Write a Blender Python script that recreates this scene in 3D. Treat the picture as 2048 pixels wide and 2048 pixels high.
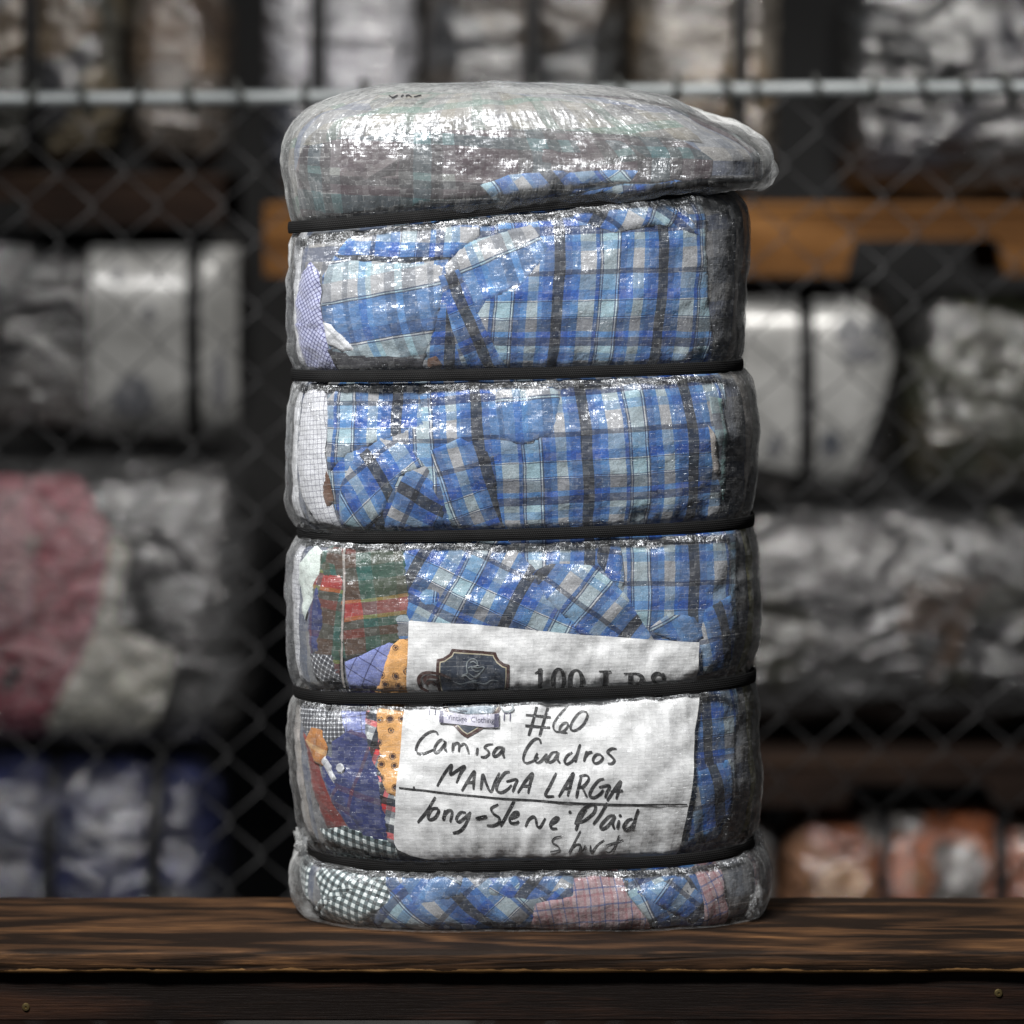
import bpy, math, random
import numpy as np
from mathutils import Vector, Euler
from mathutils.geometry import delaunay_2d_cdt

sc = bpy.context.scene
for o in list(bpy.data.objects):
    bpy.data.objects.remove(o)

# ------------------------------------------------------------------ camera
FPX = 7200.0                 # focal length in pixels of a 2048 px wide picture
DIST = 3.6                   # lens to the front of the bale
CAM_Z = 0.751
PITCH = math.atan((1024 - 380) / FPX)
cam_data = bpy.data.cameras.new('camera')
cam_data.sensor_width = 36.0
cam_data.lens = FPX / 2048 * 36.0
cam_data.clip_start = 0.05
cam_data.clip_end = 60
cam_data.dof.use_dof = True
cam_data.dof.focus_distance = DIST + 0.03
cam_data.dof.aperture_fstop = 2.15
cam_data.dof.aperture_blades = 9
cam = bpy.data.objects.new('camera', cam_data)
cam.location = (0, -DIST, CAM_Z)
cam.rotation_euler = (math.pi / 2 - PITCH, 0, 0)
sc.collection.objects.link(cam)
sc.camera = cam

# ------------------------------------------------------------------ world, lamps, exposure
world = bpy.data.worlds.new('World')
sc.world = world
world.use_nodes = True
world.node_tree.nodes['Background'].inputs[0].default_value = (0.80, 0.87, 1.0, 1)
world.node_tree.nodes['Background'].inputs[1].default_value = 0.045


def area_lamp(name, loc, target, sx, sy, power, color, spread=None):
    l = bpy.data.lights.new(name, 'AREA')
    l.shape = 'RECTANGLE'
    l.size, l.size_y = sx, sy
    l.energy = power
    l.color = color
    if spread: l.spread = math.radians(spread)
    o = bpy.data.objects.new(name, l)
    o.location = loc
    d = Vector(target) - Vector(loc)
    o.rotation_euler = d.to_track_quat('-Z', 'Y').to_euler()
    sc.collection.objects.link(o)
    return o


# ceiling fixtures of the warehouse: one above and in front of the bench, one over the stock
area_lamp('ceiling_lamp', (-1.0, -1.72, 2.60), (0.0, 0.1, 0.45), 0.75, 0.36, 27, (1.0, 0.985, 0.96), 62)
area_lamp('ceiling_lamp', (0.60, -0.30, 2.95), (0.1, 1.9, 0.35), 0.9, 0.16, 14, (1.0, 0.97, 0.92), 70)

sc.view_settings.view_transform = 'Standard'
sc.view_settings.look = 'None'
sc.view_settings.exposure = 0.0
sc.view_settings.gamma = 1.0
sc.view_settings.use_curve_mapping = False
sc.render.engine = 'CYCLES'
sc.cycles.use_denoising = True
try:
    sc.cycles.denoiser = 'OPENIMAGEDENOISE'
    sc.cycles.denoising_input_passes = 'RGB_ALBEDO_NORMAL'
except Exception:
    pass
sc.cycles.max_bounces = 8
sc.cycles.transparent_max_bounces = 16
sc.cycles.sample_clamp_indirect = 6.0
sc.cycles.caustics_reflective = False
sc.cycles.caustics_refractive = False

# ------------------------------------------------------------------ picture geometry helpers
K = 2048 / 1932.0
SP, CP = math.sin(PITCH), math.cos(PITCH)


def at(px, py, Y):
    """world point on the plane y = Y seen at pixel (px, py) of the 2048 px picture"""
    xc = (np.asarray(px, float) - 1024) / FPX
    yc = -(np.asarray(py, float) - 1024) / FPX
    dx = xc
    dy = CP + yc * SP
    dz = -SP + yc * CP
    t = (Y + DIST) / dy
    return dx * t, CAM_Z + dz * t


def project(P):
    rx, ry, rz = P[..., 0], P[..., 1] + DIST, P[..., 2] - CAM_Z
    f = ry * CP - rz * SP
    u = ry * SP + rz * CP
    return 1024 + FPX * rx / f, 1024 - FPX * u / f


# ------------------------------------------------------------------ numeric noise
def _hash(ix, iy, seed):
    h = (ix.astype(np.int64) * 374761393 + iy.astype(np.int64) * 668265263 + seed * 1442695041) & 0x7fffffff
    h = ((h ^ (h >> 13)) * 1274126177) & 0x7fffffff
    h = h ^ (h >> 16)
    return (h & 0xffff) / 65535.0


def vnoise(x, y, seed=0):
    x = np.asarray(x, float); y = np.asarray(y, float)
    ix, iy = np.floor(x), np.floor(y)
    fx, fy = x - ix, y - iy
    fx = fx * fx * fx * (fx * (fx * 6 - 15) + 10)
    fy = fy * fy * fy * (fy * (fy * 6 - 15) + 10)
    a, b = _hash(ix, iy, seed), _hash(ix + 1, iy, seed)
    c, d = _hash(ix, iy + 1, seed), _hash(ix + 1, iy + 1, seed)
    return (a + (b - a) * fx) * (1 - fy) + (c + (d - c) * fx) * fy - 0.5


def fbm(x, y, seed=0, oct=3):
    r = 0; a = 1.0
    for k in range(oct):
        r = r + a * vnoise(np.asarray(x) * 2 ** k + 17.3 * k, np.asarray(y) * 2 ** k - 9.1 * k, seed + k)
        a *= 0.5
    return r


# ------------------------------------------------------------------ node helpers
class NT:
    def __init__(self, name):
        self.m = bpy.data.materials.new(name)
        self.m.use_nodes = True
        self.t = self.m.node_tree
        self.t.nodes.clear()
        self.out = self.t.nodes.new('ShaderNodeOutputMaterial')

    def n(self, typ, ins=None, **props):
        nd = self.t.nodes.new(typ)
        for k, v in props.items():
            setattr(nd, k, v)
        for k, v in (ins or {}).items():
            self.set(nd, k, v)
        return nd

    def set(self, nd, k, v):
        s = nd.inputs[k]
        if isinstance(v, bpy.types.NodeSocket):
            self.t.links.new(v, s)
        elif isinstance(v, bpy.types.Node):
            self.t.links.new(v.outputs[0], s)
        else:
            if isinstance(v, (tuple, list)) and len(v) == 3 and len(getattr(s, 'default_value', ())) == 4:
                v = tuple(v) + (1,)
            s.default_value = v

    def math(self, op, a, b=None, c=None, clamp=False):
        nd = self.n('ShaderNodeMath', operation=op, use_clamp=clamp)
        self.set(nd, 0, a)
        if b is not None: self.set(nd, 1, b)
        if c is not None: self.set(nd, 2, c)
        return nd.outputs[0]

    def mix(self, fac, a, b, blend='MIX'):
        nd = self.n('ShaderNodeMix', data_type='RGBA', blend_type=blend)
        self.set(nd, 0, fac); self.set(nd, 6, a); self.set(nd, 7, b)
        return nd.outputs[2]

    def ramp(self, fac, stops, interp='LINEAR'):
        nd = self.n('ShaderNodeValToRGB')
        cr = nd.color_ramp
        cr.interpolation = interp
        while len(cr.elements) < len(stops):
            cr.elements.new(0.5)
        for e, (p, c) in zip(cr.elements, stops):
            e.position = p
            e.color = (c, c, c, 1) if isinstance(c, (int, float)) else tuple(c) + (1,)
        self.set(nd, 0, fac)
        return nd.outputs[0]

    def noise(self, vec, scale, detail=2.0, rough=0.5, dist=0.0):
        nd = self.n('ShaderNodeTexNoise')
        self.set(nd, 'Vector', vec); self.set(nd, 'Scale', scale); self.set(nd, 'Detail', detail)
        self.set(nd, 'Roughness', rough); self.set(nd, 'Distortion', dist)
        return nd

    def vmul(self, vec, s):
        nd = self.n('ShaderNodeVectorMath', operation='MULTIPLY')
        self.set(nd, 0, vec); self.set(nd, 1, s)
        return nd.outputs[0]

    def vadd(self, vec, s):
        nd = self.n('ShaderNodeVectorMath', operation='ADD')
        self.set(nd, 0, vec); self.set(nd, 1, s)
        return nd.outputs[0]

    def uv(self, name):
        return self.n('ShaderNodeUVMap', uv_map=name).outputs[0]

    def obj(self):
        return self.n('ShaderNodeTexCoord').outputs['Object']

    def sep(self, v):
        nd = self.n('ShaderNodeSeparateXYZ'); self.set(nd, 0, v)
        return nd.outputs

    def comb(self, x, y, z=0.0):
        nd = self.n('ShaderNodeCombineXYZ')
        self.set(nd, 0, x); self.set(nd, 1, y); self.set(nd, 2, z)
        return nd.outputs[0]

    def bump(self, h, strength=1.0, dist=1.0, normal=None):
        nd = self.n('ShaderNodeBump')
        self.set(nd, 'Height', h); self.set(nd, 'Strength', strength); self.set(nd, 'Distance', dist)
        if normal is not None: self.set(nd, 'Normal', normal)
        return nd.outputs[0]

    def principled(self, color, rough=0.6, normal=None, **kw):
        nd = self.n('ShaderNodeBsdfPrincipled')
        self.set(nd, 'Base Color', color); self.set(nd, 'Roughness', rough)
        if normal is not None: self.set(nd, 'Normal', normal)
        for k, v in kw.items():
            self.set(nd, k.replace('_', ' '), v)
        self.t.links.new(nd.outputs[0], self.out.inputs[0])
        return nd


# ------------------------------------------------------------------ object helpers
def make_mesh(name, V, F, mat, parent=None, uvs=None, smooth=True, attrs=None):
    me = bpy.data.meshes.new(name)
    V = np.asarray(V, dtype=np.float32)
    if isinstance(F, np.ndarray) and F.ndim == 2:
        k = F.shape[1]
        me.vertices.add(len(V)); me.vertices.foreach_set('co', V.ravel())
        me.loops.add(F.size); me.loops.foreach_set('vertex_index', F.ravel().astype(np.int32))
        me.polygons.add(len(F))
        me.polygons.foreach_set('loop_start', np.arange(0, F.size, k, dtype=np.int32))
        me.update(calc_edges=True)
    else:
        me.from_pydata([tuple(v) for v in V], [], [tuple(f) for f in F])
        me.update()
    if smooth is True:
        me.polygons.foreach_set('use_smooth', np.ones(len(me.polygons), dtype=bool))
    for nm, arr in (uvs or {}).items():
        lay = me.uv_layers.new(name=nm)
        li = np.empty(len(me.loops), dtype=np.int32)
        me.loops.foreach_get('vertex_index', li)
        lay.data.foreach_set('uv', np.asarray(arr, dtype=np.float32)[li].ravel())
    for nm, arr in (attrs or {}).items():
        at_ = me.attributes.new(nm, 'FLOAT', 'POINT')
        at_.data.foreach_set('value', np.asarray(arr, dtype=np.float32).ravel())
    if mat is not None:
        me.materials.append(mat)
    o = bpy.data.objects.new(name, me)
    sc.collection.objects.link(o)
    if parent is not None:
        o.parent = parent
        o.matrix_parent_inverse = parent.matrix_world.inverted() if False else o.matrix_parent_inverse
    return o


def thing(name, label, cat, loc=(0, 0, 0), group=None):
    o = bpy.data.objects.new(name, None)
    o.empty_display_size = 0.05
    sc.collection.objects.link(o)
    o['label'] = label; o['category'] = cat
    if group: o['group'] = group
    return o


def structure(o):
    o['kind'] = 'structure'
    return o


def box_mesh(x0, x1, y0, y1, z0, z1, bev=0.003):
    """bevelled box: 24 vertices"""
    V = []; F = []
    b = min(bev, (x1 - x0) / 3, (y1 - y0) / 3, (z1 - z0) / 3)
    c = [(x0, x1), (y0, y1), (z0, z1)]
    idx = {}
    for sx in (0, 1):
        for sy in (0, 1):
            for sz in (0, 1):
                s = (sx, sy, sz)
                for ax in range(3):
                    p = []
                    for k in range(3):
                        base = c[k][s[k]]
                        if k != ax: base += b if s[k] == 0 else -b
                        p.append(base)
                    idx[(s, ax)] = len(V); V.append(p)
    for ax in range(3):
        o1, o2 = (ax + 1) % 3, (ax + 2) % 3
        for sv in (0, 1):
            q = []
            for a, bb in ((0, 0), (1, 0), (1, 1), (0, 1)):
                s = [0, 0, 0]; s[ax] = sv; s[o1] = a; s[o2] = bb
                q.append(idx[(tuple(s), ax)])
            F.append(q if sv else q[::-1])
    for ax in range(3):
        o1, o2 = (ax + 1) % 3, (ax + 2) % 3
        for a in (0, 1):
            for bb in (0, 1):
                s0 = [0, 0, 0]; s1 = [0, 0, 0]
                s0[ax], s1[ax] = 0, 1
                s0[o1] = s1[o1] = a; s0[o2] = s1[o2] = bb
                q = [idx[(tuple(s0), o1)], idx[(tuple(s1), o1)], idx[(tuple(s1), o2)], idx[(tuple(s0), o2)]]
                F.append(q if (a + bb) % 2 == 0 else q[::-1])
    for sx in (0, 1):
        for sy in (0, 1):
            for sz in (0, 1):
                s = (sx, sy, sz)
                q = [idx[(s, 0)], idx[(s, 1)], idx[(s, 2)]]
                F.append(q if (sx + sy + sz) % 2 else q[::-1])
    return V, F


def box(name, x0, x1, y0, y1, z0, z1, mat, parent=None, bev=0.003):
    V, F = box_mesh(x0, x1, y0, y1, z0, z1, bev)
    return make_mesh(name, V, F, mat, parent, smooth=False)


def tube(path, r, sides=6, closed=False):
    P = [Vector(p) for p in path]
    n = len(P); V = []; F = []
    up0 = Vector((0.13, 1, 0.21)).normalized()
    for i in range(n):
        a = P[(i - 1) % n] if (closed or i > 0) else P[i]
        b = P[(i + 1) % n] if (closed or i < n - 1) else P[i]
        t = (b - a).normalized()
        s = t.cross(up0).normalized(); w = s.cross(t)
        rr = r[i] if hasattr(r, '__len__') else r
        for k in range(sides):
            an = 2 * math.pi * k / sides
            V.append(P[i] + (s * math.cos(an) + w * math.sin(an)) * rr)
    m = n if closed else n - 1
    for i in range(m):
        for k in range(sides):
            k2 = (k + 1) % sides; j = (i + 1) % n
            F.append((i * sides + k, j * sides + k, j * sides + k2, i * sides + k2))
    if not closed:
        F.append(tuple(range(sides)))
        F.append(tuple(range((n - 1) * sides, n * sides))[::-1])
    return V, F


# ------------------------------------------------------------------ materials: wood, metal, setting
def wood_material(name, dark, mid, light, cut=(0.35, 0.52, 0.72), rings=9.0, edge=None, rough=0.55, seed=0.0, figure=(0.9, 5.0, 5.0), fig=0.28):
    t = NT(name)
    co = t.obj()
    p = t.vadd(t.vmul(co, figure), (seed, seed * 0.7, 0))
    field = t.noise(p, 1.25, 2.5, 0.45, 0.3).outputs[0]
    ring = t.math('SINE', t.math('MULTIPLY', field, rings * 6.283))
    ring = t.math('MULTIPLY_ADD', ring, 0.5, 0.5)
    grain = t.noise(t.vmul(co, (18, 520, 520)), 1.0, 4.0, 0.7).outputs[0]
    blot = t.noise(t.vmul(co, (4, 14, 14)), 1.3, 3.0, 0.6).outputs[0]
    v = t.math('ADD', t.math('MULTIPLY', ring, fig), t.math('MULTIPLY', blot, 1.04 - fig))
    v = t.math('ADD', v, t.math('MULTIPLY_ADD', grain, 0.75, -0.40))
    col = t.ramp(v, [(cut[0], dark), (cut[1], mid), (cut[2], light)])
    if edge is not None:
        z = t.sep(co)[2]
        wob = t.noise(t.vmul(co, (30, 3, 60)), 1.0, 3.0, 0.6).outputs[0]
        zz = t.math('ADD', z, t.math('MULTIPLY_ADD', wob, 0.010, -0.0046))
        m = t.math('LESS_THAN', zz, edge[0])
        m = t.math('MULTIPLY', m, 0.6)
        col = t.mix(m, col, edge[1])
    b = t.bump(t.math('MULTIPLY_ADD', grain, 0.0012, t.math('MULTIPLY', ring, 0.0008)), 0.7, 1.0)
    t.principled(col, rough, b, Specular_IOR_Level=0.15)
    return t.m


M = {}
M['plank'] = wood_material('charred_plank_wood', (0.012, 0.0068, 0.0042), (0.066, 0.033, 0.016), (0.24, 0.118, 0.047),
                           cut=(0.40, 0.66, 0.96), rings=5.0, edge=(-0.0185, (0.42, 0.23, 0.09)), rough=0.68, seed=3.1, figure=(1.9, 9.0, 44.0))
M['apron'] = wood_material('dark_apron_wood', (0.007, 0.0045, 0.0037), (0.024, 0.0115, 0.0075), (0.075, 0.034, 0.018),
                           cut=(0.35, 0.6, 0.95), rings=5.0, rough=0.6, seed=8.2, figure=(0.6, 5.0, 9.0))
M['pallet'] = wood_material('orange_pallet_wood', (0.07, 0.030, 0.009), (0.14, 0.062, 0.018), (0.22, 0.105, 0.036),
                            cut=(0.3, 0.55, 0.8), rings=5.0, rough=0.8, seed=5.0)
M['pallet_brown'] = wood_material('brown_pallet_wood', (0.009, 0.005, 0.0035), (0.018, 0.010, 0.007), (0.032, 0.019, 0.012),
                                  cut=(0.3, 0.55, 0.8), rings=5.0, rough=0.85, seed=1.0)

t = NT('galvanised_rail_steel')
nz = t.noise(t.vmul(t.obj(), (5, 30, 30)), 2.0, 3.0).outputs[0]
t.principled(t.ramp(nz, [(0.3, (0.15, 0.165, 0.17)), (0.7, (0.28, 0.30, 0.31))]), 0.5, Metallic=0.35)
M['rail'] = t.m
t = NT('grey_fence_wire')
nz = t.noise(t.obj(), 9.0, 3.0).outputs[0]
t.principled(t.ramp(nz, [(0.3, (0.035, 0.035, 0.037)), (0.75, (0.08, 0.08, 0.083))]), 0.55, Metallic=0.3)
M['wire'] = t.m
t = NT('rusty_tie_wire')
t.principled((0.03, 0.032, 0.03), 0.7)
M['tie'] = t.m
t = NT('brass_screw_metal')
t.principled((0.35, 0.27, 0.12), 0.35, Metallic=0.9)
M['screw'] = t.m
t = NT('dark_concrete')
nz = t.noise(t.obj(), 3.0, 5.0, 0.6).outputs[0]
t.principled(t.ramp(nz, [(0.3, (0.035, 0.034, 0.033)), (0.7, (0.07, 0.068, 0.065))]), 0.8)
M['floor'] = t.m
t = NT('dark_wall_paint')
nz = t.noise(t.obj(), 2.0, 4.0, 0.6).outputs[0]
t.principled(t.ramp(nz, [(0.3, (0.03, 0.03, 0.031)), (0.7, (0.05, 0.05, 0.051))]), 0.85)
M['wall'] = t.m

# ------------------------------------------------------------------ setting
FLOOR_Z = -0.52


def sheet(name, pts, mat):
    o = make_mesh(name, pts, [(0, 1, 2, 3)], mat, smooth=False)
    return structure(o)


sheet('floor', [(-6, -6, FLOOR_Z), (6, -6, FLOOR_Z), (6, 3.4, FLOOR_Z), (-6, 3.4, FLOOR_Z)], M['floor'])
sheet('wall_back', [(-6, 3.4, FLOOR_Z), (6, 3.4, FLOOR_Z), (6, 3.4, 4), (-6, 3.4, 4)], M['wall'])

# ------------------------------------------------------------------ bench
bench = thing('wooden_bench', 'long bench with a dark charred wood plank top, standing under the bale', 'bench')
PL_Y0, PL_Y1, PL_T = -0.086, 0.188, 0.023


def plank_mesh():
    nx = 260
    xs = np.linspace(-1.25, 1.25, nx)
    prof = [(PL_Y0 + 0.0035, 0.0), (PL_Y0 + 0.001, -0.0015), (PL_Y0, -0.004), (PL_Y0 + 0.0005, -0.019), (PL_Y0 + 0.002, -0.0222),
            (PL_Y0 + 0.005, -PL_T), (PL_Y1 - 0.005, -PL_T), (PL_Y1, -0.018), (PL_Y1, -0.004), (PL_Y1 - 0.004, 0.0)]
    tops = [(PL_Y0 + 0.0035) + (PL_Y1 - 0.004 - PL_Y0 - 0.0035) * k / 10 for k in range(9, 0, -1)]
    prof = prof + [(y, 0.0) for y in tops]
    V = []
    for i, x in enumerate(xs):
        for (y, z) in prof:
            e = float(vnoise(x * 9, 3.3, 5)) * 0.0026 + float(vnoise(x * 45, 1.1, 6)) * 0.0009
            yy = y + (e if y < 0 else -e) * (1 if abs(y) > 0.07 else 0)
            zz = z + (float(vnoise(x * 22, y * 60, 7)) * 0.0008 if z == 0.0 else 0) + (float(vnoise(x * 60, 8.8, 9)) * 0.0012 if z < -0.015 else 0)
            V.append((x, yy, zz))
    n = len(prof)
    F = []
    for i in range(nx - 1):
        for k in range(n):
            k2 = (k + 1) % n
            F.append((i * n + k, i * n + k2, (i + 1) * n + k2, (i + 1) * n + k))
    F.append(tuple(range(n))[::-1]); F.append(tuple(range((nx - 1) * n, nx * n)))
    return V, F


V, F = plank_mesh()
make_mesh('plank', V, F, M['plank'], bench)
# apron board under the plank
zap = float(at(1024, 2041, PL_Y0 + 0.012)[1])
box('apron_board', -1.2, 1.2, PL_Y0 + 0.011, PL_Y0 + 0.033, zap, -PL_T - 0.0005, M['apron'], bench, 0.0015)
for sx, sy in ((52, 2014), (1997, 1986), (-330, 1990), (2400, 2010)):
    x, z = at(sx, sy, PL_Y0 + 0.011)
    x = float(x); z = float(z)
    V = []; F = []
    for ring, (r, d) in enumerate(((0.0042, 0.0), (0.0034, 0.0014), (0.0014, 0.0016), (0.0011, 0.0004))):
        for k in range(12):
            a = 2 * math.pi * k / 12
            V.append((x + r * math.cos(a), PL_Y0 + 0.0108 - d, z + r * math.sin(a)))
    for ring in range(3):
        for k in range(12):
            F.append((ring * 12 + k, ring * 12 + (k + 1) % 12, ring * 12 + 12 + (k + 1) % 12, ring * 12 + 12 + k))
    F.append(tuple(range(36, 48)))
    make_mesh('screw', V, F, M['screw'], bench, smooth=False)
box('back_rail', -1.2, 1.2, PL_Y1 - 0.045, PL_Y1 - 0.02, -0.095, -PL_T - 0.0005, M['apron'], bench)
for lx in (-1.05, 1.05):
    for ya, yb in ((PL_Y0 + 0.035, PL_Y0 + 0.09), (PL_Y1 - 0.105, PL_Y1 - 0.048)):
        box('leg', lx - 0.03, lx + 0.03, ya, yb, FLOOR_Z, -PL_T - 0.001, M['apron'], bench)

# ------------------------------------------------------------------ chain link fence
FY = 1.2
fence = thing('chain_link_fence', 'grey chain link fence with a steel top rail behind the bench', 'fence')
rx0, rz0 = at(0, 200, FY); rx1, rz1 = at(2048, 176, FY)
slope = float((rz1 - rz0) / (rx1 - rx0))
railz = lambda x: float(rz0) + slope * (x - float(rx0))
V, F = tube([(x, FY, railz(x) + 0.0015 * math.sin(x * 5)) for x in np.linspace(-1.6, 1.6, 41)], 0.0100, 16)
make_mesh('top_rail', V, F, M['rail'], fence)
W2, H2 = 0.0438, 0.046
nw = 36
for i in range(-nw // 2, nw // 2 + 1):
    x0 = i * W2 + 0.012
    top = railz(x0) - 0.004
    pts = []
    k = 0
    z = top
    while z > FLOOR_Z + 0.03:
        a = (k + i) % 2
        xx = x0 + a * W2 + 0.003 * float(vnoise(i * 3.1, k * 1.7, 3))
        dxs = 0.0035 if a else -0.0035
        dyk = 0.0026 if a else -0.0026
        pts.append((xx + dxs * 0.4, FY - 0.006 + dyk, z + 0.003)); pts.append((xx + dxs * 0.4, FY - 0.006 - dyk, z - 0.003))
        z -= H2; k += 1
    V, F = tube(pts, 0.0012, 6)
    make_mesh('wire', V, F, M['wire'], fence)
rnd = random.Random(4)
x = -0.86
while x < 0.9:
    zc = railz(x); lean = rnd.uniform(-0.012, 0.012)
    loop = []
    for k in range(14):
        a = 2 * math.pi * k / 14
        loop.append((x + lean * math.sin(a), FY + 0.0195 * math.cos(a), zc + 0.0195 * math.sin(a)))
    V, F = tube(loop, 0.0030 + 0.0025 * rnd.random(), 6, closed=True)
    make_mesh('tie_wire', V, F, M['tie'], fence)
    x += rnd.choice((0.036, 0.055, 0.07, 0.082))
for xx in (-1.55, 1.55):
    V, F = tube([(xx, FY, FLOOR_Z), (xx, FY, railz(xx) + 0.05)], 0.02, 16)
    make_mesh('post', V, F, M['rail'], fence)

# ------------------------------------------------------------------ stock behind the fence
t = NT('black_strapping')
t.principled((0.008, 0.008, 0.009), 0.5)
M['backstrap'] = t.m
t = NT('white_label_sheet')
nz = t.noise(t.obj(), 14.0, 4.0, 0.6).outputs[0]
nb = t.noise(t.vmul(t.obj(), (120, 120, 120)), 1.0, 2.0).outputs[0]
t.principled(t.ramp(nz, [(0.3, (0.17, 0.17, 0.165)), (0.6, (0.28, 0.28, 0.275))]), 0.4, t.bump(nz, 0.5, 0.02), Coat_Weight=0.6, Coat_Roughness=0.2)
M['backlabel'] = t.m
t = NT('label_print_ink')
nz = t.noise(t.obj(), 40.0, 3.0, 0.6).outputs[0]
t.principled(t.ramp(nz, [(0.35, (0.03, 0.035, 0.045)), (0.65, (0.16, 0.16, 0.17))]), 0.5)
M['backprint'] = t.m


def stock_material(name, palette, scale=6.0, seed=0.0, gloss=1.0, lum=0.24):
    t = NT(name)
    co = t.vadd(t.obj(), (seed, seed * 1.7, seed * 0.3))
    wob = t.noise(co, scale * 1.2, 2.0).outputs[1]
    p = t.vadd(co, t.vmul(wob, (0.22, 0.22, 0.34)))
    vo = t.n('ShaderNodeTexVoronoi', feature='F1')
    t.set(vo, 'Vector', t.vmul(p, (1.0, 1.0, 1.5))); t.set(vo, 'Scale', scale)
    pick = t.sep(vo.outputs['Color'])[0]
    palette = [tuple(min(0.9, lum * c) for c in p_) for p_ in palette]
    n = len(palette)
    col = t.ramp(pick, [(i / n, c) for i, c in enumerate(palette)], 'CONSTANT')
    fine = t.noise(co, scale * 4, 5.0, 0.7).outputs[0]
    col = t.mix(1.0, col, t.ramp(fine, [(0.3, 0.22), (0.7, 1.25)]), 'MULTIPLY')
    ply = t.noise(t.vmul(co, (1, 1, 3)), scale * 4, 4.0, 0.6).outputs[0]
    wv = t.noise(t.vmul(co, (1, 1, 1.6)), 130, 2.0, 0.6).outputs[0]
    rid = t.math('ABSOLUTE', t.math('SUBTRACT', t.noise(t.vmul(co, (1.0, 1, 2.2)), 7.0, 2.0, 0.5, 0.6).outputs[0], 0.5))
    h = t.math('ADD', t.math('MULTIPLY', ply, 0.008), t.math('MULTIPLY', wv, 0.0006))
    h = t.math('ADD', h, t.math('MULTIPLY', rid, -0.05))
    nr = t.bump(h, 1.0, 1.0)
    t.principled(col, 0.55, nr, Coat_Weight=gloss, Coat_Roughness=0.09, Coat_IOR=1.75, Coat_Normal=nr)
    return t.m


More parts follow.
